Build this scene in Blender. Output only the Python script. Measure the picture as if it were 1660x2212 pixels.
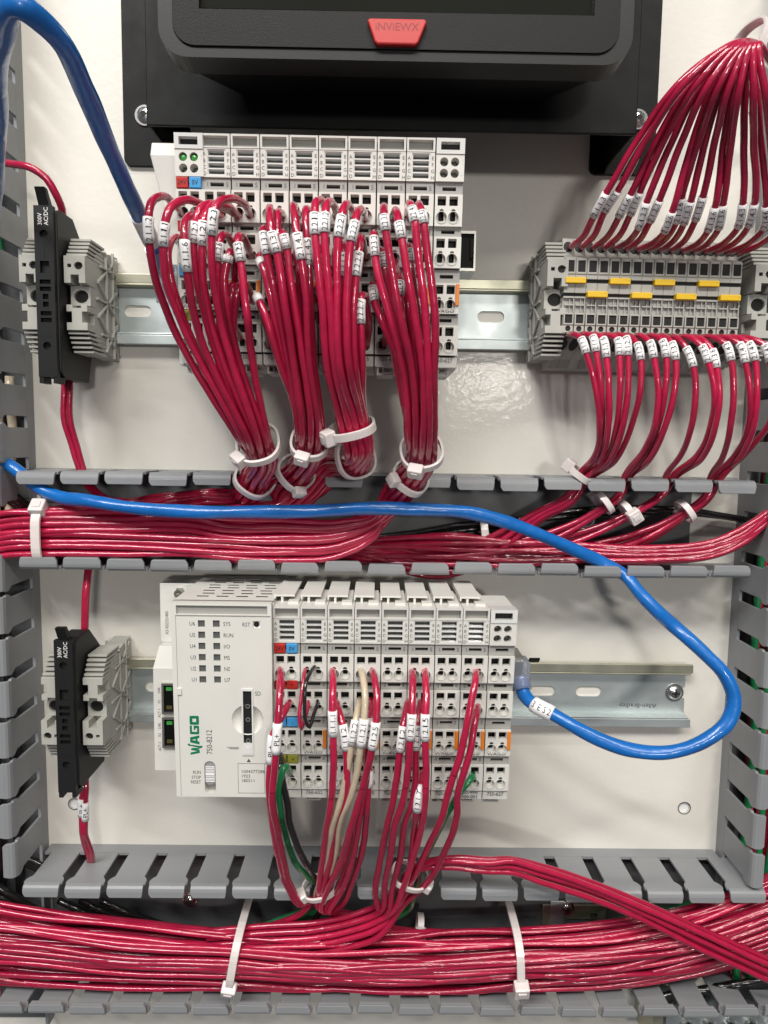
import bpy, bmesh, math, random
from mathutils import Vector, Matrix
from mathutils.geometry import tessellate_polygon
random.seed(7)
for _o in list(bpy.data.objects): bpy.data.objects.remove(_o)
SC = bpy.context.scene
COL = SC.collection
MM = 0.001
# ------------------------------------------------------------------ camera
# panel frame: u right, v up, w out of the panel (mm);  blender = (u, -w, v)
TH, RHO, PSI, CD, FPX = 0.0993523, 0.0144369, -0.0102980, 378.118, 1534.0
def _cam_axes():
    c, s = math.cos, math.sin
    F = Vector((0, -s(TH), -c(TH))); U = Vector((0, c(TH), -s(TH))); R = Vector((1, 0, 0))
    R2 = R*c(RHO) + U*s(RHO); U2 = U*c(RHO) - R*s(RHO)
    yaw = lambda p: Vector((c(PSI)*p.x + s(PSI)*p.z, p.y, -s(PSI)*p.x + c(PSI)*p.z))
    return yaw(F), yaw(U2), yaw(R2)
CF, CU, CR = _cam_axes()
def W3(p): return Vector((p[0], -p[2], p[1]))*MM
cam_d = bpy.data.cameras.new('camera'); cam = bpy.data.objects.new('camera', cam_d); COL.objects.link(cam)
cam_d.sensor_fit = 'VERTICAL'; cam_d.sensor_height = 24.0
cam_d.lens = 24.0*FPX/2212.0
cam_d.clip_start = 0.01; cam_d.clip_end = 50
_x = Vector((CR.x, -CR.z, CR.y)); _y = Vector((CU.x, -CU.z, CU.y)); _z = -Vector((CF.x, -CF.z, CF.y))
cam.matrix_world = Matrix(((_x.x, _y.x, _z.x, 0), (_x.y, _y.y, _z.y, -CD*MM), (_x.z, _y.z, _z.z, 0), (0, 0, 0, 1)))
SC.camera = cam
# ------------------------------------------------------------------ light
SC.view_settings.view_transform = 'Standard'; SC.view_settings.look = 'None'
SC.view_settings.gamma = 1.0; SC.view_settings.exposure = 0.20
wd = bpy.data.worlds.new('World'); SC.world = wd; wd.use_nodes = True
wd.node_tree.nodes['Background'].inputs[0].default_value = (0.86, 0.90, 1.0, 1)
wd.node_tree.nodes['Background'].inputs[1].default_value = 0.105
def lamp(name, loc, target, sx, sy, power, col):
    l = bpy.data.lights.new(name, 'AREA'); l.shape = 'RECTANGLE'; l.size = sx; l.size_y = sy
    l.energy = power; l.color = col
    o = bpy.data.objects.new(name, l); COL.objects.link(o); o.location = loc
    o.rotation_euler = (Vector(target) - Vector(loc)).to_track_quat('-Z', 'Y').to_euler()
    return o
# hall ceiling luminaires behind and above the photographer, plus one lamp added for highlights
lamp('highlight_lamp', (-0.55, -1.25, 1.35), (0, 0, 0), 1.2, 0.13, 15, (1.0, 0.95, 0.87))
lamp('highlight_lamp', (0.55, -1.55, 1.45), (0, 0, 0), 1.2, 0.13, 18, (1.0, 0.95, 0.87))
lamp('far_ceiling_lamp', (0.52, -3.0, 0.29), (0, 0, 0), 0.30, 0.18, 15, (1.0, 0.96, 0.9))
lamp('highlight_lamp', (0.1, -0.95, 1.6), (0, 0, 0), 0.6, 0.07, 7, (1.0, 0.96, 0.9))  # added lamp, gives extra highlight lines on the wires
lamp('far_ceiling_lamp', (-1.1, -2.3, 2.0), (0, 0, 0), 1.2, 0.13, 34, (0.97, 0.98, 1.0))
# ------------------------------------------------------------------ materials
def mat(name, col, rough=0.5, metal=0.0, coat=0.0, bump=None, var=0.0, vscale=60.0, spec=0.5, trans=0.0,
        rvar=0.0, objvar=0.0, sss=0.0, alpha=1.0):
    m = bpy.data.materials.new(name); m.use_nodes = True
    nt = m.node_tree; b = nt.nodes['Principled BSDF']
    b.inputs['Base Color'].default_value = (*col, 1); b.inputs['Roughness'].default_value = rough
    b.inputs['Metallic'].default_value = metal; b.inputs['Coat Weight'].default_value = coat
    b.inputs['Coat Roughness'].default_value = 0.045; b.inputs['Specular IOR Level'].default_value = spec
    b.inputs['Transmission Weight'].default_value = trans
    if sss: b.inputs['Subsurface Weight'].default_value = sss; b.inputs['Subsurface Radius'].default_value = (.002, .002, .002); b.inputs['Subsurface Scale'].default_value = 1.0
    if alpha < 1: b.inputs['Alpha'].default_value = alpha
    tc = nt.nodes.new('ShaderNodeTexCoord')
    def noise(scale, detail=3.0):
        n = nt.nodes.new('ShaderNodeTexNoise'); n.inputs['Scale'].default_value = scale; n.inputs['Detail'].default_value = detail
        nt.links.new(tc.outputs['Object'], n.inputs['Vector']); return n
    src = None
    if var or objvar:
        hsv = nt.nodes.new('ShaderNodeHueSaturation'); hsv.inputs['Color'].default_value = (*col, 1)
        mr = nt.nodes.new('ShaderNodeMapRange'); mr.inputs['To Min'].default_value = 1-var; mr.inputs['To Max'].default_value = 1+var
        mr.inputs['From Min'].default_value = .3; mr.inputs['From Max'].default_value = .7
        n = noise(vscale); nt.links.new(n.outputs['Fac'], mr.inputs['Value'])
        last = mr.outputs[0]
        if objvar:
            oi = nt.nodes.new('ShaderNodeObjectInfo'); m2 = nt.nodes.new('ShaderNodeMapRange')
            m2.inputs['To Min'].default_value = 1-objvar; m2.inputs['To Max'].default_value = 1+objvar
            nt.links.new(oi.outputs['Random'], m2.inputs['Value'])
            mu = nt.nodes.new('ShaderNodeMath'); mu.operation = 'MULTIPLY'
            nt.links.new(last, mu.inputs[0]); nt.links.new(m2.outputs[0], mu.inputs[1]); last = mu.outputs[0]
        nt.links.new(last, hsv.inputs['Value']); nt.links.new(hsv.outputs[0], b.inputs['Base Color'])
    if rvar:
        n = noise(vscale*1.7); mr = nt.nodes.new('ShaderNodeMapRange')
        mr.inputs['From Min'].default_value = .3; mr.inputs['From Max'].default_value = .7
        mr.inputs['To Min'].default_value = max(0, rough-rvar); mr.inputs['To Max'].default_value = rough+rvar
        nt.links.new(n.outputs['Fac'], mr.inputs['Value']); nt.links.new(mr.outputs[0], b.inputs['Roughness'])
    if bump:
        sc, st, di = bump
        n = noise(sc, 2.0); bp = nt.nodes.new('ShaderNodeBump'); bp.inputs['Strength'].default_value = st; bp.inputs['Distance'].default_value = di
        nt.links.new(n.outputs['Fac'], bp.inputs['Height']); nt.links.new(bp.outputs[0], b.inputs['Normal'])
        nt.links.new(bp.outputs[0], b.inputs['Coat Normal'])
    return m
MT = dict(
    panel=mat('white_enamel', (.72, .695, .635), .42, coat=.065, bump=(260, .16, .0007), var=.03, vscale=14, rvar=.06),
    plastic=mat('light_grey_plastic', (.65, .64, .60), .42, bump=(3500, .08, .0002), var=.04, vscale=90, rvar=.06),
    cover=mat('cover_plastic', (.68, .67, .625), .38, bump=(4000, .10, .0002), var=.025, vscale=60, rvar=.05),
    recess=mat('marker_recess_plastic', (.33, .325, .305), .5),
    bracket=mat('grey_terminal_plastic', (.40, .395, .36), .5, bump=(2500, .12, .0002), var=.06, vscale=120),
    duct=mat('grey_duct_pvc', (.245, .253, .265), .42, bump=(1500, .05, .0003), var=.05, vscale=40, rvar=.06),
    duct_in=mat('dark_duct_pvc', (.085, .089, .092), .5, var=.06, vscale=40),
    dark=mat('dark_parts_and_shade', (.013, .013, .013), .55, spec=.3),  # dark parts, and the shade painted into openings, grooves and vents
    black=mat('black_fuse_plastic', (.011, .011, .0115), .5, spec=.32, bump=(2500, .15, .0002)),
    blackpaint=mat('black_powder_coat', (.006, .006, .0062), .50, spec=.18, bump=(3000, .25, .0002), rvar=.05),
    bezel=mat('black_bezel_plastic', (.008, .008, .0085), .5, spec=.2, bump=(2600, .5, .0002)),
    rubber=mat('grey_black_gasket', (.013, .013, .0135), .42, spec=.28, bump=(2000, .1, .0002)),
    screen=mat('display_glass', (.012, .013, .009), .08, coat=.5),
    badge=mat('red_badge', (.50, .030, .028), .40, bump=(2500, .1, .0002)),
    badge_ink=mat('dark_red_relief', (.24, .015, .016), .5),
    steel=mat('zinc_steel', (.56, .61, .61), .46, metal=.85, bump=(260, .08, .0004), var=.06, vscale=25, rvar=.1),
    yellow_zinc=mat('yellow_zinc', (.50, .49, .38), .38, metal=.85, var=.08, vscale=30, rvar=.1),
    screw=mat('bright_screw', (.70, .70, .68), .22, metal=1.0, var=.05),
    red=mat('red_pvc_wire', (.395, .0072, .046), .29, coat=1.0, bump=(230, .30, .0009), var=.10, vscale=160, objvar=.16, spec=.4),
    blackwire=mat('black_pvc_wire', (.010, .010, .010), .25, coat=.6, bump=(260, .3, .001)),
    green=mat('green_pvc_wire', (.010, .20, .065), .28, coat=.6, bump=(230, .25, .0009), var=.1),
    cream=mat('cream_pvc_wire', (.56, .47, .34), .32, coat=.4, bump=(230, .25, .0009), var=.06),
    blue=mat('blue_cable_jacket', (.006, .130, .45), .32, coat=.35, bump=(120, .34, .0018), var=.10, vscale=45),
    sleeve=mat('white_marker_sleeve', (.86, .845, .85), .35, coat=.15, var=.03),
    ink=mat('black_ink', (.012, .012, .012), .6),
    print_grey=mat('grey_print', (.075, .075, .074), .6),
    nylon=mat('natural_nylon', (.72, .66, .64), .35, sss=.35, coat=.2),
    clear=mat('clear_plug_plastic', (.72, .78, .90), .12, trans=.75, coat=.3),
    smoke=mat('smoked_window', (.10, .105, .10), .12, coat=.4),
    orange=mat('orange_tab', (.72, .20, .018), .42),
    yellow=mat('yellow_jumper', (.74, .47, .010), .42, var=.05),
    tagred=mat('red_tag', (.46, .022, .018), .42), tagblue=mat('blue_tag', (.055, .30, .62), .42),
    tagolive=mat('yellow_green_tag', (.24, .235, .03), .45),
    ledgreen=mat('green_status_led', (.05, .30, .06), .2, coat=.5), ledoff=mat('grey_status_led', (.16, .16, .15), .25, coat=.4),
    wago=mat('green_print', (.0, .17, .075), .5), slider=mat('grey_slider', (.30, .30, .30), .45),
    port=mat('port_interior', (.004, .0045, .004), .5, spec=.12), portmetal=mat('port_shield', (.45, .44, .40), .32, metal=.9),
    whiteink=mat('white_print', (.8, .8, .78), .6), brass=mat('brass_contact', (.55, .42, .16), .3, metal=1),
    plug=mat('white_hole_disc', (.80, .80, .78), .35),
    foil=mat('clear_label_film', (.70, .70, .68), .18, coat=.5),
)
# ------------------------------------------------------------------ frames of measured picture points
FR = dict(Z1=(0,0,1.828), Z2=(908,0,1.828), Z3=(0,400,2.371), Z4=(340,300,2.184), Z5=(1000,500,2.034), Z6=(400,800,2.075),
          Z7=(0,1000,2.371), Z8=(1100,1050,2.318), Y1=(350,1340,3.689), Y2=(620,1340,2.594), Y3=(1150,1450,2.4925),
          Y4=(0,1350,3.402), Y5=(0,1950,2.371), Y6=(600,1900,2.767), Y7=(1150,1950,2.4925), Y8=(1250,560,2.933),
          X1=(250,0,2.213), X2=(0,0,3.95), X3=(1500,900,4.424), X4=(330,440,4.486), X5=(640,450,3.773), X6=(0,1020,5.533), P=(0,0,1/1.0939))
def at(fr, x, y, w):
    """measured picture point + its height above the panel -> panel coordinates in mm"""
    a, b, k = FR[fr]; px = (a + x/k)/1.0939; py = (b + y/k)/1.0939
    d = CF*FPX + CR*(px-830) - CU*(py-1106)
    t = (CD-w)/(-d.z)
    return Vector((d.x*t, d.y*t, CD + d.z*t))
def pts(fr, *l): return [at(fr, *q) for q in l]
# ------------------------------------------------------------------ mesh helpers (mm, local x right, y up, z out)
class MB:
    def __init__(s): s.v = []; s.f = []
    def add(s, vs, fs):
        o = len(s.v); s.v += [tuple(p) for p in vs]; s.f += [tuple(i+o for i in f) for f in fs]; return s
    def box(s, x0, x1, y0, y1, z0, z1):
        return s.add([(x0,y0,z0),(x1,y0,z0),(x1,y1,z0),(x0,y1,z0),(x0,y0,z1),(x1,y0,z1),(x1,y1,z1),(x0,y1,z1)],
                     [(3,2,1,0),(4,5,6,7),(0,1,5,4),(1,2,6,5),(2,3,7,6),(3,0,4,7)])
    def prism(s, poly, a0, a1, axis='z'):
        """extrude a ccw polygon; axis z: (x,y); axis x: polygon is (y,z)"""
        n = len(poly)
        if axis == 'z': lo = [(p[0],p[1],a0) for p in poly]; hi = [(p[0],p[1],a1) for p in poly]
        elif axis == 'x': lo = [(a0,p[0],p[1]) for p in poly]; hi = [(a1,p[0],p[1]) for p in poly]
        else: lo = [(p[0],a1,p[1]) for p in poly]; hi = [(p[0],a0,p[1]) for p in poly]
        return s.add(lo+hi, [tuple(range(n-1,-1,-1)), tuple(range(n,2*n))] + [(i,(i+1)%n,n+(i+1)%n,n+i) for i in range(n)])
    def plate(s, outer, holes, z0, z1, cap=False):
        """plate with through holes, front at z1"""
        loops = [outer]+holes
        flat = [p for l in loops for p in l]
        tris = tessellate_polygon([[Vector((p[0],p[1],0)) for p in l] for l in loops])
        def up(t):
            a, b, c = (flat[i] for i in t)
            return t if (b[0]-a[0])*(c[1]-a[1])-(b[1]-a[1])*(c[0]-a[0]) > 0 else (t[0], t[2], t[1])
        tris = [up(t) for t in tris]; n = len(flat)
        vs = [(p[0],p[1],z1) for p in flat]+[(p[0],p[1],z0) for p in flat]
        fs = tris+[(t[2]+n, t[1]+n, t[0]+n) for t in tris]
        o = 0
        for k, l in enumerate(loops):
            m = len(l); ar = sum(l[i][0]*l[(i+1)%m][1]-l[(i+1)%m][0]*l[i][1] for i in range(m))
            ccw = ar > 0
            for i in range(m):
                a, b = o+i, o+(i+1)%m
                q = (b, a, a+n, b+n)
                if (k == 0) == ccw: q = (a, a+n, b+n, b)
                fs.append(q)
            o += m
        return s.add(vs, fs)
    def cyl(s, cx, cy, r, z0, z1, n=16, r1=None):
        r1 = r if r1 is None else r1
        lo = [(cx+r*math.cos(6.2832*i/n), cy+r*math.sin(6.2832*i/n), z0) for i in range(n)]
        hi = [(cx+r1*math.cos(6.2832*i/n), cy+r1*math.sin(6.2832*i/n), z1) for i in range(n)]
        return s.add(lo+hi, [tuple(range(n-1,-1,-1)), tuple(range(n,2*n))]+[(i,(i+1)%n,n+(i+1)%n,n+i) for i in range(n)])
    def dome(s, cx, cy, r, z0, h, n=16):
        m = 4; vs = []; fs = []
        for k in range(m):
            a = math.pi/2*k/m
            vs += [(cx+r*math.cos(a)*math.cos(6.2832*i/n), cy+r*math.cos(a)*math.sin(6.2832*i/n), z0+h*math.sin(a)) for i in range(n)]
        vs.append((cx, cy, z0+h))
        for k in range(m-1): fs += [(k*n+i, k*n+(i+1)%n, (k+1)*n+(i+1)%n, (k+1)*n+i) for i in range(n)]
        fs += [((m-1)*n+i, (m-1)*n+(i+1)%n, m*n) for i in range(n)]
        return s.add(vs, fs)
    def mesh(s, name, m, fn=None, smooth=False):
        me = bpy.data.meshes.new(name)
        vs = [fn(p) for p in s.v] if fn else s.v
        me.from_pydata([(p[0]*MM, p[1]*MM, p[2]*MM) for p in vs], [], s.f)
        me.materials.append(MT[m] if isinstance(m, str) else m)
        if smooth: me.polygons.foreach_set('use_smooth', [True]*len(me.polygons))
        me.update(); return me
def link(name, me, parent=None, loc=(0,0,0), rot=None, bevel=0.0):
    o = bpy.data.objects.new(name, me); COL.objects.link(o)
    if parent is not None: o.parent = parent; o.location = Vector(loc)*MM
    if rot: o.rotation_euler = rot
    if bevel:
        b = o.modifiers.new('bevel', 'BEVEL'); b.width = bevel*MM; b.segments = 2; b.limit_method = 'ANGLE'; b.angle_limit = math.radians(50)
        b.harden_normals = False
    return o
def part(mb, name, m, parent, fn=None, smooth=False, bevel=0.0, loc=(0,0,0), rot=None):
    return link(name, mb.mesh(name, m, fn, smooth), parent, loc, rot, bevel)
def tag(o, label=None, cat=None, group=None, kind=None):
    if label: o['label'] = label
    if cat: o['category'] = cat
    if group: o['group'] = group
    if kind: o['kind'] = kind
    return o
def thing(name, p, label, cat, group=None, a=0.0):
    o = bpy.data.objects.new(name, None); o.empty_display_size = .005; COL.objects.link(o)
    o.location = W3(p); o.rotation_euler = (math.pi/2, -a, 0)
    return tag(o, label, cat, group)
def solo(mb, name, m, p, label=None, cat=None, group=None, a=0.0, smooth=False, bevel=0.0, kind=None):
    o = link(name, mb.mesh(name, m, None, smooth), bevel=bevel)
    o.location = W3(p); o.rotation_euler = (math.pi/2, -a, 0)
    return tag(o, label, cat, group, kind)
def copy_tree(o, parent=None):
    c = o.copy(); COL.objects.link(c); c.parent = parent
    for ch in [x for x in bpy.data.objects if x.parent == o]: copy_tree(ch, c)
    return c
def circ(cx, cy, r, n=14, a0=0): return [(cx+r*math.cos(6.28318*i/n+a0), cy+r*math.sin(6.28318*i/n+a0)) for i in range(n)]
def rect(x0, x1, y0, y1): return [(x0,y0),(x1,y0),(x1,y1),(x0,y1)]
def rrect(x0, x1, y0, y1, r, n=5):
    o = []
    for cx, cy, a in ((x1-r,y0+r,-90),(x1-r,y1-r,0),(x0+r,y1-r,90),(x0+r,y0+r,180)):
        o += [(cx+r*math.cos(math.radians(a+90*i/n)), cy+r*math.sin(math.radians(a+90*i/n))) for i in range(n+1)]
    return o
_tx = {}
def text2d(s, cap=1.0, spacing=1.0):
    """glyph outlines as triangles; cap height = cap, left-aligned, baseline 0"""
    if s not in _tx:
        cu = bpy.data.curves.new('t', 'FONT'); cu.body = s; cu.size = 1; cu.resolution_u = 2
        ob = bpy.data.objects.new('t', cu); me = ob.to_mesh()
        vs = [(p.co.x, p.co.y) for p in me.vertices]; fs = [tuple(f.vertices) for f in me.polygons]
        ob.to_mesh_clear(); bpy.data.objects.remove(ob); bpy.data.curves.remove(cu)
        _tx[s] = (vs, fs, max([p[0] for p in vs]+[0.01]), min([p[0] for p in vs]+[0]))
    vs, fs, mx, mn = _tx[s]; k = cap/0.69
    return [(p[0]*k*spacing, p[1]*k) for p in vs], fs, (mx)*k*spacing
_cut = {}
def text_cut(s, cap):
    """glyphs sliced across their height so that they can follow a curved sleeve"""
    if s not in _cut:
        vs, fs, L = text2d(s, 1.0); bm = bmesh.new(); bv = [bm.verts.new((a, b, 0)) for a, b in vs]
        for f in fs:
            try: bm.faces.new([bv[i] for i in f])
            except ValueError: pass
        for k in range(-1, 8):
            bmesh.ops.bisect_plane(bm, geom=bm.verts[:]+bm.edges[:]+bm.faces[:], plane_co=(0, k/7, 0), plane_no=(0, 1, 0))
        bm.verts.index_update(); _cut[s] = ([(v.co.x, v.co.y) for v in bm.verts], [tuple(v.index for v in f.verts) for f in bm.faces], L); bm.free()
    vs, fs, L = _cut[s]; return [(a*cap, b*cap) for a, b in vs], fs, L*cap
def put_text(mb, s, x, y, z, cap, align='l', rot=0.0, spacing=1.0, yscale=1.0):
    vs, fs, L = text2d(s, cap, spacing)
    dx = {'l': 0, 'c': -L/2, 'r': -L}[align]; c, sn = math.cos(rot), math.sin(rot)
    out = []
    for a, b in vs:
        a += dx; b -= 0; out.append((x+a*c-b*sn, y+a*sn+b*c, z))
    mb.add(out, fs)
# ------------------------------------------------------------------ tubes
def spline(P, step=2.2):
    P = [Vector(p) for p in P]; out = []; marks = []
    n = len(P)
    for i in range(n-1):
        p0 = P[i-1] if i else P[0]*2-P[1]; p1 = P[i]; p2 = P[i+1]; p3 = P[i+2] if i+2 < n else P[-1]*2-P[-2]
        d = (p2-p1).length; m = max(2, int(d/step)); marks.append(len(out))
        # centripetal-like tangents limited by the segment length
        def tan(a, b, c):
            da, dc = max((b-a).length, 1e-4), max((c-b).length, 1e-4)
            return ((b-a)/da*dc + (c-b)/dc*da)/(da+dc)
        t1 = tan(p0, p1, p2)*d; t2 = tan(p1, p2, p3)*d
        for k in range(m):
            t = k/m; h = t*t*(3-2*t)
            out.append(p1*(2*t**3-3*t*t+1) + t1*(t**3-2*t*t+t) + p2*h + t2*(t**3-t*t))
    marks.append(len(out)); out.append(P[-1])
    return out, marks
def tube_mesh(name, S, r, m, n=9, o=None, rfn=None):
    o = o if o is not None else S[0]
    vs = []; fs = []; T0 = None; N = None
    L = len(S)
    for i, p in enumerate(S):
        T = (S[min(i+1, L-1)]-S[max(i-1, 0)]); T = T.normalized() if T.length > 1e-6 else T0
        if N is None:
            N = T.orthogonal().normalized()
        else:
            N = (N - T*N.dot(T)); N = N.normalized() if N.length > 1e-6 else T.orthogonal().normalized()
        B = T.cross(N); T0 = T
        for k in range(n):
            a = 6.28318*k/n; rr = rfn(i, a) if rfn else r
            q = p + (N*math.cos(a)+B*math.sin(a))*rr - o
            vs.append((q.x*MM, q.y*MM, q.z*MM))
    for i in range(L-1):
        for k in range(n): fs.append((i*n+k, i*n+(k+1)%n, (i+1)*n+(k+1)%n, (i+1)*n+k))
    fs.append(tuple(range(n-1,-1,-1))); fs.append(tuple((L-1)*n+k for k in range(n)))
    me = bpy.data.meshes.new(name); me.from_pydata(vs, [], fs); me.materials.append(MT[m])
    me.polygons.foreach_set('use_smooth', [True]*(len(me.polygons)-2)+[False]*2); me.update()
    return me
def wrap_text(S, i0, i1, s, r, o, cap, frac=.5, up=True):
    """lettering wrapped on the tube S[i0:i1], reading upwards, on the side seen from in front"""
    seg = S[i0:i1+1]; cum = [0.0]
    for a, b in zip(seg, seg[1:]): cum.append(cum[-1]+(b-a).length)
    L = cum[-1]; vs, fs, tl = text_cut(s, cap)
    k = min(1.0, L*.86/max(tl, .01))
    top_first = seg[0].y > seg[-1].y
    out = []
    for x, y in vs:
        a = L*frac + (x-tl/2)*k*(-1 if (top_first == up) else 1)
        a = min(max(a, 0), L); j = 0
        while j < len(cum)-2 and cum[j+1] < a: j += 1
        f = (a-cum[j])/max(cum[j+1]-cum[j], 1e-6)
        c = seg[j].lerp(seg[j+1], f); T = (seg[min(j+1, len(seg)-1)]-seg[j]).normalized()
        if top_first == up: T = -T
        V = (Vector((0, 0, CD))-c); N = (V-T*V.dot(T)).normalized(); B = N.cross(T)
        ang = (y-cap/2)/r
        q = c + (N*math.cos(ang)+B*math.sin(ang))*(r+.07) - o
        out.append((q.x*MM, q.y*MM, q.z*MM))
    me = bpy.data.meshes.new('lettering'); me.from_pydata(out, [], fs); me.materials.append(MT['ink']); me.update()
    return me
def wire(P, label, group=None, m='red', r=1.45, name='wire', cat='wire', sleeve=None, n=9, marks=(), step=2.2, rs=1.9):
    """P panel points; sleeve = (i, j, text): marker sleeve between control points i and j"""
    S, mk = spline(P, step); o0 = S[0]
    ph = random.random()*6; am = .035*r
    me = tube_mesh(name, S, r, m, n, o0, lambda i, a: r + am*math.sin(i*.9+ph+a))
    ob = link(name, me); ob.location = W3(o0); ob.rotation_euler = (math.pi/2, 0, 0); tag(ob, label, cat, group)
    sl = sleeve if isinstance(sleeve, list) else ([sleeve] if sleeve else [])
    for (i, j, s) in sl:
        a, b = mk[i], mk[j]
        sm = link('marker_sleeve', tube_mesh('marker_sleeve', S[a:b+1], rs, 'sleeve', 12, o0), ob)
        if s: link('lettering', wrap_text(S, a, b, s, rs, o0, 2.3), sm)
    for (i, s, cap) in marks:
        a, b = mk[i], mk[min(i+1, len(mk)-1)]
        link('ink_mark', wrap_text(S, a, b, s, r+.03, o0, cap), ob)
    return ob
# ================================================================== setting: the enamelled mounting panel
mb = MB(); hA = at('Y3', 1165, 1145, 0); hB = at('Y4', 600, 1870, 0)
mb.plate(rect(-330, 330, -430, 380), [circ(hA.x, hA.y, 3.5, 28), circ(hB.x, hB.y, 3.3, 28)], -2.5, 0)
panel = solo(mb, 'back_panel', 'panel', (0, 0, 0), kind='structure')
for h, r in ((hA, 3.5), (hB, 3.3)):
    q = MB(); q.plate(circ(h.x, h.y, r+.25, 28), [circ(h.x, h.y, r-.35, 28)], -1.0, .12); part(q, 'hole_rim', 'screw', panel)
    q = MB(); q.cyl(h.x, h.y, r-.36, -3.2, -1.2, 28); part(q, 'hole_disc', 'plug', panel)  # pale disc set just behind the hole
# ================================================================== slotted wiring ducts
DH = 38.4
def finger_mesh():
    q = MB(); half, kn = 7.6, 9.75
    prof = [(-half, 8), (half, 8), (half, 29.5), (kn-.8, 31.2), (kn, 33), (kn, 35), (kn-.9, 37.2), (kn-3, DH), (-kn+3, DH), (-kn+.9, 37.2), (-kn, 35), (-kn, 33), (-kn+.8, 31.2), (-half, 29.5)]
    q.prism([(x, min(z_, 35.6)) for x, z_ in prof[:7]+prof[9:]], 0, 1.5, 'y')
    q.prism([(0, 35.6), (1.5, 35.6), (2.4, 36.7), (3.4, 37.0), (2.9, 38.4), (1.5, 38.0), (.5, 37.1)][::1], -9.1, 9.1, 'x')
    q.plate([(-9.1, 2.85), (9.1, 2.85), (9.0, 4.4), (8.3, 5.6), (7.6, 6.2), (-8.4, 6.2), (-8.8, 5.2)], [], 36.9, 38.4)
    q.box(-8.3, 7.5, 5.2, 6.2, 35.4, 36.9)
    return q.mesh('finger', 'duct')
FM = finger_mesh()
def duct(p, a, label, xr, ylo, yhi, lower, upper, base_x=None, group='slotted wiring ducts'):
    t = thing('wiring_duct', p, label, 'wiring duct', group, a)
    bx = base_x or xr
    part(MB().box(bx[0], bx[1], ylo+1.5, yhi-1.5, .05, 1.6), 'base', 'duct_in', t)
    part(MB().box(xr[0], xr[1], ylo, ylo+1.5, .05, 8), 'wall', 'duct', t)
    part(MB().box(xr[0], xr[1], yhi-1.5, yhi, .05, 8), 'wall', 'duct', t)
    for x in lower: link('finger', FM, t, (x, ylo, random.uniform(-.25, .15)), (random.uniform(-.012, .03), 0, 0), .25)
    for x in upper: link('finger', FM, t, (x, yhi, random.uniform(-.25, .15)), (random.uniform(-.012, .03), 0, math.pi), .25)
    return t
# horizontal duct between the two device rows
fx = lambda x0, pitch, n, skip=(): [x0+8.2+pitch*i for i in range(n) if i not in skip]
duct((0, 0, 0), 0, 'grey slotted wiring duct between the upper and lower device rows', (-178, 189), -64.6, -16.6,
     fx(-171.4, 21.05, 17), fx(-171.4, 21.05, 17, (5, 6, 8)), (-178, 168))
duct((0, 0, 0), 0, 'grey slotted wiring duct under the controller, packed with red wires', (-179, 192), -296.8, -226.4,
     fx(-175.2-21.2, 21.2, 20), fx(-175.9, 21.2, 18, (7, 9)), (-179, 250))
# vertical ducts at both sides (local x runs up the panel, local y to the left)
duct((0, 0, 0), math.pi/2, 'tall grey slotted duct left of the fuse holders', (-330, 330), 180.6, 244,
     [-78.9-8.5+21*i for i in range(-6, 20) if not -66 < -78.9-8.5+21*i < -20 or i == 3], [])
duct((0, 0, 0), math.pi/2, 'tall grey slotted duct right of the blue cable loop', (-330, 330), -256, -193.6,
     [], [-122.7-8.6+21*i for i in range(-4, 20)])
# ================================================================== DIN rails
def rail(p, x0, x1, slots, label, screw=None, notch=False, brand=None):
    t = thing('mounting_rail', p, label, 'rail', 'zinc plated mounting rails')
    outer = rect(x0, x1, -11.7, 11.7)
    if notch: outer = [(x0, -11.7), (x1, -11.7), (x1, -3.4), (x1-4.5, -3.4), (x1-4.5, 3.4), (x1, 3.4), (x1, 11.7), (x0, 11.7)]
    q = MB(); q.plate(outer, [rrect(s-7, s+7, -2.9, 2.9, 2.88) for s in slots], .15, 1.15); part(q, 'web', 'steel', t)
    for sg in (1, -1):
        y = lambda a, b: (a, b) if sg > 0 else (-b, -a)
        q = MB(); q.box(x0, x1, *y(11.7, 12.7), .15, 7.5); q.box(x0, x1+1.2*(notch), *y(12.7, 17.5), 6.4, 7.5)
        q.box(x0, x1+1.2*notch, *y(16.6, 17.6), 5.6, 6.4)
        part(q, 'flange', 'yellow_zinc' if sg > 0 else 'steel', t, bevel=.3)
    if screw is not None:
        q = MB(); q.cyl(screw, 0, 5.0, 1.15, 1.7, 20); q.dome(screw, 0, 3.9, 1.7, 2.0, 20); s = part(q, 'screw', 'screw', t, smooth=False)
        q = MB(); q.box(screw-2, screw+2, -.45, .45, 2.9, 3.85); q.box(screw-.45, screw+.45, -2, 2, 2.9, 3.84); part(q, 'drive_cross', 'dark', s)
    if brand:
        q = MB(); put_text(q, 'Allen-Bradley', brand[0], brand[1], 1.25, 2.6, 'l', math.pi); part(q, 'embossed_lettering', 'screw', t)
    return t
RT = 65.1; RB = -134.7
rail((0, RT, 0), -165, 260, [58, 33, 8, -18, -100, -125], 'long zinc rail carrying the upper row and terminal strip')
rb = rail((0, RB-.3, 0), -160, 170.5, [117.5, 92, 67, -118], 'zinc rail with notched end and embossed maker name, lower row', screw=164.7, notch=True,
     brand=(at('Y3', 1000, 530, 1).x, at('Y3', 1000, 530, 1).y-RB+.3))
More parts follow.
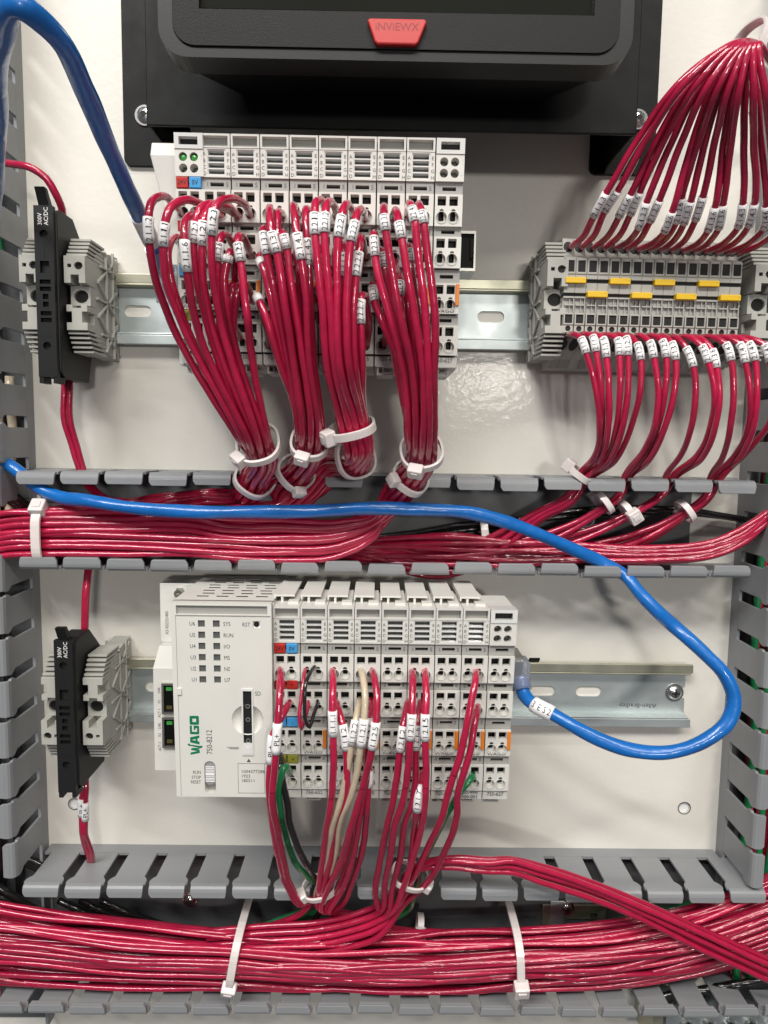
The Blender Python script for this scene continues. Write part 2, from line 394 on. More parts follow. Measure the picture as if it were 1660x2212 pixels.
# ================================================================== operator display on its black bracket
H = thing('operator_display', (4.7, 138.5, 0), 'black operator display on folded black bracket with red badge', 'display')
def hp(mb_, name, m, parent=None, **k): return part(mb_, name, m, parent or H, fn=lambda p: (p[0]-4.7, p[1]-138.5, p[2]), **k)
for x0, x1 in ((-130, -97), (106, 139)):
    q = MB(); q.plate(rrect(x0, x1, 136.8, 330, 3.5), [], .1, 2.4); hp(q, 'mounting_flange', 'blackpaint', bevel=.4)
q = MB(); q.box(-105, 114.4, 138.6, 330, 43.2, 45); q.box(-105, -103.4, 138.6, 330, 2.4, 43.2); q.box(112.8, 114.4, 138.6, 330, 2.4, 43.2)
hp(q, 'bracket', 'blackpaint', bevel=.5)
q = MB(); q.add([(-62, 152, 45), (72, 152, 45), (72, 330, 45), (-62, 330, 45), (-81, 148.4, 77), (91, 148.4, 77), (91, 330, 77), (-81, 330, 77)],
      [(3,2,1,0),(4,5,6,7),(0,1,5,4),(1,2,6,5),(2,3,7,6),(3,0,4,7)]); hp(q, 'rear_housing', 'bezel', bevel=.8)
q = MB(); q.plate(rrect(-86.2, 96.3, 145.8, 318, 11, 8), [rrect(-80.6, 90.8, 149.6, 312, 8.5, 8)], 76, 88.6); hp(q, 'gasket_frame', 'rubber', bevel=.7)
q = MB(); q.plate(rrect(-80.5, 90.7, 149.7, 311.9, 8.4, 8), [rect(-70.2, 81, 163.1, 300)], 77, 89.4); hp(q, 'bezel', 'bezel', bevel=.5)
q = MB(); q.box(-71, 82, 162.5, 300, 84, 86.6); hp(q, 'screen', 'screen')
bt = at('X1', 1370, 97, 91); bb_ = at('X1', 1405, 228, 91); br = at('Z2', 184, 88, 91); brb = at('Z2', 150, 188, 91)
poly = [(bb_.x+1.2, bb_.y-.3), (brb.x-1.2, bb_.y-.3), (brb.x-.2, bb_.y+.5), (br.x, br.y-1), (br.x-.5, bt.y), (bt.x+.5, bt.y), (bt.x, bt.y-1), (bb_.x+.2, bb_.y+.5)]
q = MB(); q.prism(poly, 88.5, 91.6); bd = hp(q, 'badge', 'badge', bevel=.6)
q = MB(); put_text(q, 'iNViEWX', (bt.x+br.x)/2, bb_.y+4.6, 91.66, 2.7, 'c', 0, 1.05); hp(q, 'lettering', 'badge_ink', bd)
for fr, x, y in (('X1', 205, 603), ('Z2', 1096, 515)):
    c = at(fr, x, y, 3); q = MB(); q.cyl(c.x, c.y, 5.0, 2.4, 3.2, 24); q.dome(c.x, c.y, 3.9, 3.2, 2.3, 20); s = hp(q, 'screw', 'screw')
    q = MB(); q.cyl(c.x, c.y, 1.5, 4.6, 5.62, 6); hp(q, 'drive_socket', 'dark', s)
# ================================================================== input/output modules
YTOP, YBOT = 60.0, -32.0
def sh(p): return (p[0], p[1], p[2]+0.087*(p[1]-14)) if p[2] > 40 else p
ROWS = [39.0, 22.3, 3.6, -13.8]            # top edge of each clamp row
MARKS = [(43.9, 39.2), (26.6, 22.5), (9.2, 3.8), (-9.6, -13.6)]
CX = (3.0, 7.95)
def keybig(cx, cy):
    a0 = math.acos(.95/2.25)
    return [(cx+2.25*math.cos(math.pi-a0+(math.pi+2*a0)*k/18), cy+2.25*math.sin(math.pi-a0+(math.pi+2*a0)*k/18)) for k in range(19)] + [(cx+.95*math.cos(math.pi*k/6), cy+2.45+.95*math.sin(math.pi*k/6)) for k in range(7)]
def keyhole(cx, cy): return [(cx+1.3*math.cos(math.radians(a)), cy-.5+1.3*math.sin(math.radians(a))) for a in range(140, 401, 26)] + [(cx+.75, cy+2.0), (cx-.75, cy+2.0)]
def clamp_mesh(h=12.6, w=11.7, name='wire_clamp'):
    q = MB(); hs1 = []; hs2 = []
    for x in CX:
        hs1.append(rrect(x-1.8, x+1.8, -4.5, -.8, .15, 1)); hs2.append(rect(x-1.78, x+1.78, -4.48, -.82))
        hs1.append(keybig(x, -9.1)); hs2.append(rrect(x-1.15, x+1.15, -9.9, -5.75, .6, 2))
    q.plate(rect(.15, w, -h, 0), hs1, 66.3, 68.2)
    q.plate(rect(.15, w, -h, 0), hs2, 64.6, 65.6)
    q.plate(rect(.15, w, -h, 0), hs1, 65.62, 66.28)
    for x in CX: q.plate(circ(x, -9.1, 2.5, 20), [circ(x, -9.1, 2.26, 20)], 68.2, 68.45)
    return q
def clamp_dark(h=12.6): q = MB(); q.box(.4, 11.4, -h+.2, -.2, 60, 63.2); return q  # dark floor for the steel spring and the shade inside the openings
def marker_part(h):
    q = MB(); q.plate(rect(.15, 11.7, -h, 0), [rect(3.2, 8.9, -h/2-.75, -h/2+.75)], 62, 66.6); return q
def window_part():
    q = MB(); q.plate(rect(.15, 11.85, 44.1, 55.3), [rect(2.3, 9.9, 44.8, 54.9)], 62, 67.4)
    return q
def bars_part():
    q = MB()
    for i in range(5): q.box(2.6, 9.6, 45.0+2.4*i-.12, 45.0+2.4*i+.42, 64, 67.0)
    q.box(2.31, 2.75, 44.81, 54.89, 64, 67.1); q.box(9.35, 9.89, 44.81, 54.89, 64, 67.1)
    return q
def holder_part():
    q = MB(); q.box(.15, 11.85, 55.4, 56.0, 60, 67.6); q.box(.15, .9, 56.0, 60, 60, 67.6); q.box(11.0, 11.85, 56.0, 60, 60, 67.6); q.box(.15, 11.85, 60, 60.8, 40, 67.6)
    return q
SHARED = {}
def shared(key, mbf, m, **k):
    if key not in SHARED: SHARED[key] = mbf().mesh(key.split('|')[0], m, sh, **k)
    return SHARED[key]
def module_letters(kind):
    q = MB()
    if kind == 'io':
        for i, c in enumerate('ABCD'): put_text(q, c, 1.15, 52.3-2.5*i, 67.5, 1.35, 'c')
        for i, c in enumerate('EFGH'): put_text(q, c, 10.9, 52.3-2.5*i, 67.5, 1.35, 'c')
        for (a, b), s1, s2 in zip(MARKS, '1234', '5678'):
            put_text(q, s1, 1.9, (a+b)/2-.85, 66.68, 1.7, 'c'); put_text(q, s2, 10.2, (a+b)/2-.85, 66.68, 1.7, 'c')
    return q
def body_part():
    q = MB(); q.prism([(-30, 14), (-32, 24), (-32, 60), (60, 60), (60, 40), (52, 14)], .08, 11.92, 'x')
    q.prism([(-32, 60), (-27.2, 60), (-27.2, 67.2), (-31.6, 66.8)][::1], .15, 11.75, 'x')
    return q
def foot_part():
    q = MB(); q.box(1.2, 8.6, -34.9, -34.1, 40, 63); q.box(1.2, 2.0, -34.1, -31.9, 40, 63); q.box(7.9, 8.6, -34.1, -33.2, 40, 63); q.box(3.6, 4.3, -34.1, -32, 40, 62.5); return q
def handle_part():
    q = MB(); q.box(-.6, 8.6, 63.4, 64.3, 26, 58.5); q.box(2.4, 3.4, 60.8, 63.4, 26, 58.2); q.box(-.6, .1, 62.2, 63.4, 26, 58.5); q.box(6.0, 10.6, 60.8, 61.9, 40, 62.0)
    return q
def wago_small():
    q = MB(); put_text(q, 'WAGO', 5.5, -8.6, 68.32, 1.45, 'c', 0, 1.25); return q
def module(p, name, label, group, kind='io', number=None, a=0.0, tabs=True):
    t = thing(name, p, label, 'module', group, a)
    link('body', shared('body', body_part, 'plastic'), t, bevel=.25)
    link('foot', shared('foot', foot_part, 'plastic'), t)
    if kind == 'io' or kind == 'supply':
        link('label_holder', shared('label_holder', holder_part, 'plastic'), t)
        link('label_window', shared('label_window', lambda: MB().box(.95, 10.95, 56.05, 59.9, 60, 64.8), 'recess'), t)
        w = link('status_window', shared('status_window', window_part, 'plastic'), t)
        link('light_bars', shared('light_bars', bars_part, 'foil'), w)
        link('dark_field', shared('dark_field', lambda: MB().box(2.35, 9.85, 44.85, 54.85, 61, 64.0), 'smoke'), w)
        link('handle', shared('handle', handle_part, 'cover'), t)
    else:
        fr = MB(); fr.plate(rect(.15, 11.9, 54.6, 60.6), [rect(2.0, 9.8, 56.1, 59.2)], 60, 68.4); link('label_holder', shared('label_holder|end', lambda: fr, 'foil'), t)
        link('label_window', shared('label_window|end', lambda: MB().box(2.0, 9.8, 56.1, 59.2, 60, 65.5), 'dark'), t)
        hs = [circ(x, y, 1.75, 16) for x in (3.5, 8.0) for y in (51.6, 47.2)]
        w = link('status_window', shared('status_window|end', lambda: MB().plate(rect(.15, 11.9, 44.1, 54.5), hs, 63, 68.0), 'plastic'), t)
        for y in (51.6, 47.2):
            for x in (3.5, 8.0):
                q = MB(); q.dome(x, y, 1.68, 65.8 if (kind == 'coupler' and y > 50) else 62.6, 1.7, 12); part(q, 'status_light', 'ledgreen' if (kind == 'coupler' and y > 50) else 'ledoff', w, fn=sh, smooth=True)
        q = MB(); put_text(q, 'C', 10.2, 50.9, 68.1, 1.5, 'l'); put_text(q, 'D', 10.2, 46.5, 68.1, 1.5, 'l'); part(q, 'lettering', 'whiteink', w, fn=sh)
    for i, y in enumerate(ROWS):
        c = link('wire_clamp', shared('wire_clamp', clamp_mesh, 'plastic'), t, (0, y, .087*y))
        link('contact_shade', shared('contact_shade', clamp_dark, 'dark'), c)
        h = MARKS[i][0]-MARKS[i][1]; k = 'marker_strip|%.1f' % h
        s = link('marker_strip', shared(k, lambda: marker_part(h), 'recess'), t, (0, MARKS[i][0], .087*MARKS[i][0]))
        link('marker_slot', shared('marker_slot|%.1f' % h, lambda: MB().box(3.0, 9.1, -h+.3, -.3, 60, 63.5), 'dark'), s)
    if kind == 'io':
        q = module_letters('io')
        link('lettering', shared('lettering|io', lambda: q, 'print_grey'), t)
    if tabs:
        link('release_tab', shared('release_tab', lambda: MB().box(10.05, 11.6, -5.6, 3.2, 62, 69.0), 'orange'), t, bevel=.15)
    if kind != 'supply': link('maker_lettering', shared('maker_lettering', wago_small, 'print_grey'), t)
    if number:
        q = MB()
        for k, s in enumerate(number.split('|')): put_text(q, s, 5.9, -29.3-2.1*k if '|' not in number else -28.6-2.2*k, 67.35, 1.75, 'c', 0, .92)
        part(q, 'number_lettering', 'print_grey', t, fn=sh)
    return t
def color_tag(t, i, col, m, s=None, ink='ink', tall=True):
    a, b = MARKS[i] if i >= 0 else (43.9, 39.2)
    x0 = .4 + 5.4*col; q = MB(); q.box(x0, x0+4.9, (a+b)/2-2.0, (a+b)/2+2.3, 63, 68.3); g = part(q, 'terminal_tag', m, t, fn=sh, bevel=.3)
    if s: q = MB(); put_text(q, s, x0+2.45, (a+b)/2-.8, 68.42, 1.9, 'c', 0, .85); part(q, 'lettering', ink, g, fn=sh)
TOPY, BOTY = RT-1.0, RB+1.0
TU = [-85.6] + [-74.6+12.12*i for i in range(8)] + [22.4]
BU = [-45.1+11.98*i for i in range(9)]
TOPN = ['750-430', '750-430', '750-430', '750-430', '750-435', '750-435', '750-430', '750-430']
tg = 'input modules in the upper row'
place = ['first', 'second', 'third', 'fourth', 'fifth', 'sixth', 'seventh', 'eighth']
for i in range(8):
    module((TU[i+1], TOPY-.02*i, 0), 'io_module', 'narrow light grey module of the upper row, %s after the green-lit coupler' % place[i], tg, 'io', TOPN[i], a=-.0025)
cp = module((TU[0], TOPY, 0), 'bus_coupler', 'light grey coupler with two green lights and red 24V tag', None, 'coupler', None, a=-.0025, tabs=False)
color_tag(cp, 0, 0, 'tagred', '24V'); color_tag(cp, 0, 1, 'tagblue', '0V'); color_tag(cp, 1, 0, 'tagred'); color_tag(cp, 2, 0, 'tagblue', '-'); color_tag(cp, 3, 0, 'tagolive', 'PE')
q = MB(); q.prism([(59, 20), (59, 66), (53, 68.5), (20, 62), (20, 20)][::-1], -11.0, 0, 'x'); part(q, 'side_housing', 'plastic', cp, bevel=.6, fn=lambda p: (p[0] if p[1] > 50 else p[0]*.35, p[1], p[2]))
q = MB(); q.prism([(-32, 20), (20, 20), (20, 62), (-32, 60)], -2.0, 0, 'x'); part(q, 'side_wall', 'plastic', cp, bevel=.3)
def side_port(t, sgn, x):
    y = 22.5
    q = MB(); X = lambda a, b: (min(x+sgn*a, x+sgn*b), max(x+sgn*a, x+sgn*b))
    q.box(*X(0, 8.8), y+7.6, y+8.8, 30, 46.5); q.box(*X(0, 8.8), y-8.8, y-7.6, 30, 46.5); q.box(*X(8.0, 8.8), y-7.6, y+7.6, 30, 46.5); q.box(*X(0, 8.0), y-7.6, y+7.6, 30, 31)
    s = part(q, 'socket', 'portmetal', t)
    q = MB(); q.box(*X(0, 7.9), y-7.5, y+7.5, 31, 44.8); q.box(*X(6.4, 7.6), y-3, y+6, 44.8, 46.0); part(q, 'socket_cavity', 'port', s)
te = module((TU[9], TOPY-.2, 0), 'end_module', 'end module beside bare rail in the upper row, empty socket on its side', None, 'end', '750-627', a=-.0025); side_port(te, 1, 12)
BOTN = [None, '750-652', '750-430', '750-430', '750-530', '750-530', '750-530', '750-494/|000-001']
for i in range(1, 8):
    module((BU[i], BOTY, 0), 'io_module', 'narrow light grey module of the lower row, %s after the supply section' % place[i-1], 'modules in the lower row', 'io', BOTN[i])
be = module((BU[8], BOTY, 0), 'end_module', 'end module with the blue cable plugged into its side, lower row', None, 'end', '750-627'); side_port(be, 1, 12)
# ================================================================== controller
K = thing('controller', (-88.7, BOTY, 0), 'white logic controller with memory card slot and green maker print', 'controller')
CXm = lambda X: (X-207)/20.15
CYm = lambda Y: 63.0-(Y-300)/19.1
FZ = 73.0
def shc(p): return (p[0], p[1], p[2]+0.06*(p[1]-14)) if p[2] > 50 else p
# vented top
vents = []
for r_ in range(7):
    for c_ in range(4):
        x = 7.5+c_*8.9+(r_ % 2)*1.2; z = 23+r_*6.2
        vents.append([(x, z), (x+5.4, z), (x+6.1, z+3.0), (x+.7, z+3.0)])
q = MB(); q.plate(rect(0, 43.6, 14, 69), vents, 62.8, 63.0); part(q, 'vented_top', 'cover', K, fn=lambda p: (p[0], p[2], p[1]+0.0))
q = MB(); q.box(1.8, 41.8, 40, 60.2, 14, 20); q.box(1.8, 41.8, 58.6, 62.65, 20, 66); part(q, 'vent_shade', 'dark', K)  # near-black plate close under the vents, painted shade for the slots
q = MB(); q.box(0, 1.6, -27.5, 61.8, 14, FZ-5); q.box(42.0, 43.6, -27.5, 61.8, 14, FZ-5); q.box(1.6, 42.0, -27.5, -26, 14, FZ-5); part(q, 'body', 'cover', K)
dish = circ(CXm(862), CYm(1320), 7.1, 32)
sd = rect(CXm(812), CXm(915), CYm(1640), CYm(1042))
holes = [rect(CXm(X)-1.5, CXm(X)+1.5, CYm(Y)-1.55, CYm(Y)+1.55) for X in (473, 603) for Y in (477, 575, 672, 770, 868, 965)]
slot = rrect(CXm(465), CXm(565), CYm(2000), CYm(1700), 2.4, 6)
dcx, dcy, hw = CXm(863.5), CYm(1320), 2.56; am = math.acos(hw/7.1)
dish_slot = [(dcx+hw, CYm(1042)), (dcx-hw, CYm(1042))]+[(dcx+7.1*math.cos(math.pi-am+(2*am)*k/12), dcy+7.1*math.sin(math.pi-am+2*am*k/12)) for k in range(13)]+[(dcx-hw, CYm(1640)), (dcx+hw, CYm(1640))]+[(dcx+7.1*math.cos(-am+2*am*k/12), dcy+7.1*math.sin(-am+2*am*k/12)) for k in range(13)]
holes += [slot, dish_slot, rect(CXm(922), CXm(988), CYm(512), CYm(450)), rect(CXm(255), CXm(1050), CYm(397), CYm(322))]
q = MB(); q.plate(rrect(0, 43.6, -27.5, 63.0, .6, 2), holes, FZ-3.6, FZ); part(q, 'front_cover', 'cover', K, fn=shc)
q = MB(); q.plate(rect(.2, 43.4, -27.3, 62.8), [], FZ-6, FZ-3.7); part(q, 'front_backing', 'recess', K, fn=shc)
q = MB(); q.box(CXm(255)+.05, CXm(1050)-.05, CYm(397)+.05, CYm(322)-.05, FZ-3.6, FZ-1.2); part(q, 'header_strip', 'recess', K, fn=shc)
q = MB(); q.box(CXm(247), CXm(252), -27.0, CYm(405), FZ-.5, FZ+.05); q.box(CXm(252), 43.2, CYm(408), CYm(402), FZ-.5, FZ+.3); part(q, 'cover_joint', 'recess', K, fn=shc)
q = MB(); q.box(CXm(245), CXm(283), CYm(1100), CYm(1040), FZ-.5, FZ+.7); part(q, 'cover_latch', 'cover', K, fn=shc, bevel=.2)
for X in (473, 603):
    for Y in (477, 575, 672, 770, 868, 965):
        q = MB(); q.box(CXm(X)-1.45, CXm(X)+1.45, CYm(Y)-1.5, CYm(Y)+1.5, FZ-3.6, FZ-.7); part(q, 'status_light', 'smoke', K, fn=shc)
q = MB(); q.box(CXm(922)+.05, CXm(988)-.05, CYm(512)+.05, CYm(450)-.05, FZ-3.6, FZ-.8); rs_ = part(q, 'reset_well', 'sleeve', K, fn=shc)
q = MB(); q.cyl(CXm(953), CYm(479), 1.25, FZ-1, FZ-.5, 18); part(q, 'reset_button', 'dark', rs_, fn=shc)
# memory card slot with finger dish
n_ = 32; q = MB(); rings = [(7.12, 0), (6.2, -1.1), (5.0, -2.0), (3.2, -2.7), (1.2, -3.0)]
q.add([(dcx+rr*math.cos(6.2832*i/n_), dcy+rr*math.sin(6.2832*i/n_), FZ+zz) for rr, zz in rings for i in range(n_)], [(k*n_+i, k*n_+(i+1) % n_, (k+1)*n_+(i+1) % n_, (k+1)*n_+i) for k in range(len(rings)-1) for i in range(n_)]+[tuple((len(rings)-1)*n_+i for i in range(n_))])
part(q, 'finger_dish', 'cover', K, fn=shc, smooth=True)
q = MB(); q.plate(rect(CXm(812), CXm(915), CYm(1640), CYm(1042)), [rect(CXm(826), CXm(903), CYm(1530), CYm(1060))], FZ-3, FZ+.5); g = part(q, 'card_slot', 'foil', K, fn=shc)
q = MB(); q.box(CXm(826), CXm(903), CYm(1530), CYm(1060), FZ-3, FZ-.4); part(q, 'card_flap', 'dark', g, fn=shc)
q = MB(); [q.plate(circ(CXm(865), CYm(Y), .95, 16), [circ(CXm(865), CYm(Y), .75, 16)], FZ-.4, FZ-.3) for Y in (1200, 1320, 1510)]; part(q, 'flap_ring', 'slider', g, fn=shc)
q = MB(); q.prism([(CXm(830), CYm(1540)), (CXm(865), CYm(1575)), (CXm(900), CYm(1540)), (CXm(905), CYm(1630)), (CXm(825), CYm(1630))][::-1], FZ-1, FZ+.7); part(q, 'flap_catch', 'foil', g, fn=shc)
q = MB(); q.prism([(CXm(660), CYm(1612)), (CXm(785), CYm(1612)), (CXm(785), CYm(1562)), (CXm(660), CYm(1562))], FZ-.2, FZ+.02); q2 = MB(); q2.prism([(CXm(665), CYm(1565)), (CXm(705), CYm(1588)), (CXm(780), CYm(1588)), (CXm(780), CYm(1565))], FZ-.1, FZ+.06)
part(q, 'relief_mark', 'cover', K, fn=shc); part(q2, 'relief_mark', 'recess', K, fn=shc)
# mode slider
q = MB(); q.plate(rrect(CXm(469), CXm(561), CYm(1920), CYm(1705), 2.15, 6), [], FZ-3, FZ-.5); sl_ = part(q, 'mode_slider', 'slider', K, fn=shc)
q = MB(); [q.box(CXm(474), CXm(556), CYm(Y)-.14, CYm(Y)+.14, FZ-.6, FZ-.1) for Y in range(1755, 1900, 15)]; q.box(CXm(474), CXm(556), CYm(1830), CYm(1812), FZ-.6, FZ+.1); part(q, 'slider_ribs', 'sleeve', sl_, fn=shc)
# printed wording
q = MB(); z = FZ+.08
for s, Y in zip(('U6','U5','U4','U3','U2','U1'), (477, 575, 672, 770, 868, 965)): put_text(q, s, CXm(417), CYm(Y)-.9, z, 1.8, 'r', 0, .82)
for s, Y in zip(('SYS','RUN','I/O','MS','NS','U7'), (477, 575, 672, 770, 868, 965)): put_text(q, s, CXm(663), CYm(Y)-.9, z, 1.8, 'l', 0, .82)
put_text(q, 'RST', CXm(900), CYm(480)-.9, z, 1.8, 'r', 0, .82); put_text(q, 'SD', CXm(932), CYm(1083)-.95, z, 1.9, 'l', 0, .8)
for s, Y in zip(('RUN', 'STOP', 'RESET'), (1801, 1847, 1891)): put_text(q, s, CXm(431), CYm(Y)-.75, z, 1.5, 'r', 0, .8)
put_text(q, '750-8212', CXm(541), CYm(1635), z, 2.5, 'l', math.pi/2, .84)
for s, Y in zip(('1004377288', '1923', '180511'), (1790, 1832, 1874)): put_text(q, s, CXm(795), CYm(Y)-.75, z, 1.5, 'l', 0, .98)
part(q, 'lettering', 'print_grey', K, fn=shc); q = MB(); q.add([(CXm(848), CYm(1703), z), (CXm(888), CYm(1703), z), (CXm(868), CYm(1672), z)], [(0, 1, 2)])
for x0, x1, y0, y1 in ((768, 1068, 1715, 1718), (768, 771, 1715, 1990), (768, 1068, 1988, 1991), (1008, 1011, 1715, 1990)): q.add([(CXm(x0), CYm(y1), z), (CXm(x1), CYm(y1), z), (CXm(x1), CYm(y0), z), (CXm(x0), CYm(y0), z)], [(0, 1, 2, 3)])
part(q, 'label_frame', 'print_grey', K, fn=shc)
# green maker print, reading upwards: polygons along the reading direction (r) and letter height (h, 0 = baseline)
def logo(r_, h_): return (CXm(428)-h_*83/100/20.15, CYm(1640)+r_/19.1)
q = MB()
def lp(pl, holes=()):
    loops = [[logo(*p) for p in l] for l in [pl]+list(holes)]
    if sum(a[0]*b[1]-b[0]*a[1] for a, b in zip(loops[0], loops[0][1:]+loops[0][:1])) < 0: loops[0].reverse()
    q.plate(loops[0], loops[1:], FZ-.02, FZ+.09)
lp([(0, 100), (19, 100), (33, 26), (33, 0), (17, 0)])
lp([(34, 0), (34, 26), (43, 92), (57, 92), (62, 60), (62, 0), (54, 0), (49, 34), (45, 0)])
lp([(63, 0), (63, -12), (55, -12), (76, -34), (86, -12), (79, -12), (92, 106), (101, 104), (97, 134), (74, 110), (82, 108)])
lp([(94, 0), (118, 0), (122, 20), (150, 20), (154, 0), (176, 0), (158, 100), (112, 100)], [[(128, 40), (133, 76), (138, 76), (144, 40)]])
lp([(186, 8), (194, 0), (256, 0), (264, 8), (264, 58), (226, 58), (226, 40), (242, 40), (242, 22), (208, 22), (208, 78), (264, 78), (264, 100), (194, 100), (186, 92)])
lp([(272, 8), (280, 0), (344, 0), (352, 8), (352, 92), (344, 100), (280, 100), (272, 92)], [[(296, 30), (328, 30), (328, 70), (296, 70)]])
part(q, 'maker_logo', 'wago', K, fn=shc)
# connector side: serial port plate and two network sockets
q = MB(); q.box(-18.6, 0, 32, 62.0, 12, 30); q.prism([(-27.5, 12), (-27.5, 46), (24, 46), (32, 36), (32, 12)], -17.6, 0, 'x'); ks = part(q, 'connector_body', 'plastic', K, bevel=.4)
q = MB(); q.plate(rrect(-12.2, 2, 37.5, 54, 1.6, 3), [rrect(-10.6, 1.2, 39, 52.5, 2.6, 4)], 30, 31.0); q.cyl(-8.4, 57.6, 2.6, 30, 31.5, 6); q.plate(circ(-8.4, 57.6, 2.1, 16), [circ(-8.4, 57.6, 1.2, 16)], 31.5, 34); part(q, 'serial_port', 'portmetal', ks)
q = MB(); q.box(-10.4, 1, 39.2, 52.3, 30, 31.3); part(q, 'serial_insert', 'tagblue' if 0 else 'port', ks)
for yc in (9.3, -7.6):
    q = MB(); q.plate(rect(-13.2, -.8, yc-7.6, yc+7.6), [rect(-12.2, -1.4, yc-6.7, yc+6.7)], 45.5, 47.6); sk = part(q, 'network_socket', 'portmetal', ks)
    q = MB(); q.box(-12.2, -1.4, yc-6.7, yc+6.7, 38, 46.3); part(q, 'socket_cavity', 'port', sk)
    for dy, mm_ in ((4.6, 'ledgreen'), (-4.6, 'brass')): part(MB().box(-11.3, -8.6, yc+dy-.9, yc+dy+.9, 43.5, 46.45), 'link_light', mm_, sk)
q = MB()
put_text(q, 'X3 RS232/485', -14.5, 36.0, 30.1, 1.5, 'l', math.pi/2, .95); part(q, 'serial_lettering', 'print_grey', ks); q = MB()
for n_s, sets in (('first', (('ACT 1', -.5), ('X1', 6.5), ('LNK', 11.5))), ('second', (('ACT 2', -17.2), ('X2', -10.2), ('LNK', -6.2)))):
    for s, y in sets: put_text(q, s, -14.2, y, 46.1, 1.3, 'l', math.pi/2, .85)
    part(q, 'socket_lettering', 'print_grey', ks); q = MB()
# supply section of the controller
S_ = module((BU[0], BOTY, 0), 'supply_module', 'supply section with 24V tag and red, blue and olive tags', None, 'supply', None, tabs=False)
q = MB()
for i, c in enumerate('ABCD'): put_text(q, c, 1.15, 52.3-2.5*i, 67.5, 1.35, 'c')
part(q, 'lettering', 'print_grey', S_, fn=sh)
color_tag(S_, 0, 0, 'tagred', '24V'); color_tag(S_, 0, 1, 'tagblue', '0V'); color_tag(S_, 1, 0, 'tagred'); color_tag(S_, 1, 1, 'tagred', '+')
color_tag(S_, 2, 0, 'tagblue'); color_tag(S_, 2, 1, 'tagblue', '-'); color_tag(S_, 3, 0, 'tagolive'); color_tag(S_, 3, 1, 'tagolive', '+')
part(MB().box(-2.3, -.5, -5.6, 5.4, 64, 70.5), 'release_tab', 'orange', S_, bevel=.2)
# ================================================================== terminal strip on the upper rail
CODES = [c for c in ('2.1.1.3', '2.1.1.6', '2.1.2.3', '2.1.2.6', '2.1.3.3', '2.1.3.6', '2.1.4.3', '2.1.4.6') for _ in (0, 1)]
NB = 16; PB = 5.12; T0 = 84.9; TY = RT+3.6
def term_mesh():
    x0, x1 = .06, PB-.06
    q = MB()
    # side profile in (y, z)
    prof = [(-31, 3), (-31, 16), (-27, 20), (-24, 30), (-20.2, 37), (-17.8, 40.5), (-8.2, 42.6), (-8.2, 40.8), (-1.6, 41), (-1.6, 42.5), (-.8, 42.5), (-.8, 37), (.8, 37), (.8, 42.5), (5.2, 42.9), (5.2, 37), (7.0, 37), (7.0, 43.0), (9.6, 43.0), (16.4, 43.0), (18.4, 38.5), (26.8, 36.0), (27.8, 28), (29, 18), (30, 3)]
    q.prism(prof[::-1], x0, x1, 'x')
    return q.mesh('terminal_body', 'bracket')
def term_parts():
    d = {}
    q = MB(); q.plate(rect(.3, PB-.3, 9.2, 16.2), [rect(.85, PB-.75, 10.0, 15.2)], 42.9, 43.5); d['driver_opening'] = (q.mesh('driver_opening', 'bracket'), MB().box(.85, PB-.75, 10.0, 15.2, 42.5, 43.06).mesh('opening_dark', 'dark'))
    q = MB(); q.plate(rect(.3, PB-.3, -13.7, -8.6), [rect(.85, PB-.75, -13.1, -9.1)], 41.5, 43.4); d['lower_opening'] = (q.mesh('lower_opening', 'bracket'), MB().box(.85, PB-.75, -13.1, -9.1, 41.2, 42.7).mesh('opening_dark', 'dark'))
    q = MB(); q.plate(rect(.3, PB-.3, -17.2, -13.75), [circ(PB/2, -15.45, 1.3, 14)], 40.5, 42.9); d['test_point'] = (q.mesh('test_point', 'bracket'), MB().cyl(PB/2, -15.45, 1.28, 40, 42.2, 12).mesh('hole_dark', 'dark'))
    q = MB(); q.box(.9, PB-.4, -4.9, -4.4, 40.9, 42.4); q.box(2.9, 3.2, -7.9, -1.8, 40.9, 42.0); q.box(PB-.45, PB-.1, -8.1, -1.7, 40.8, 42.6); d['marker_groove'] = (q.mesh('marker_groove', 'bracket'), MB().box(.5, PB-.5, -8.0, -1.7, 40.5, 41.08).mesh('groove_dark', 'recess'))
    q = MB(); q.add([(PB/2+2.15*math.cos(6.2832*i/16), 22.6+2.6*math.sin(6.2832*i/16), 37.45+(.0 if 1 else 0)-2.6*math.sin(6.2832*i/16)*.3) for i in range(16)], [tuple(range(16))]); d['wire_entry'] = (q.mesh('wire_entry', 'dark'), None)
    q = MB(); q.add([(PB/2+2.1*math.cos(6.2832*i/16), -21.9+2.3*math.sin(6.2832*i/16), 34.6+2.3*math.sin(6.2832*i/16)*1.7+.25) for i in range(16)], [tuple(range(16))]); d['lower_entry'] = (q.mesh('lower_entry', 'dark'), None)
    d['jumper_slot_shade'] = (MB().box(.02, PB-.02, 5.3, 6.9, 36.5, 41.8).box(.02, PB-.02, -.7, .7, 36.5, 41.4).mesh('jumper_slot_shade', 'dark'), None)  # dark strips fill the grooves in place of their shade
    return d
TBm, TPd = term_mesh(), term_parts()
for i in range(NB):
    t = thing('terminal_block', (T0+PB*i, TY-.05*i, 0), 'narrow grey terminal of the strip feeding wires sleeved %s' % CODES[i], 'terminal', 'grey terminals of the sixteen-way strip', a=-.003)
    link('terminal_body', TBm, t, bevel=.12)
    for nm, (a_, b_) in TPd.items():
        o = link(nm, a_, t)
        if b_: link(b_.name.split('.')[0], b_, o)
JM = MB().box(0, 9.4, -1.35, 1.35, 38, 44.8).add([(x, y, 44.95) for x, y in circ(8.3, .6, .35, 8)], [tuple(range(8))]).mesh('jumper', 'yellow')
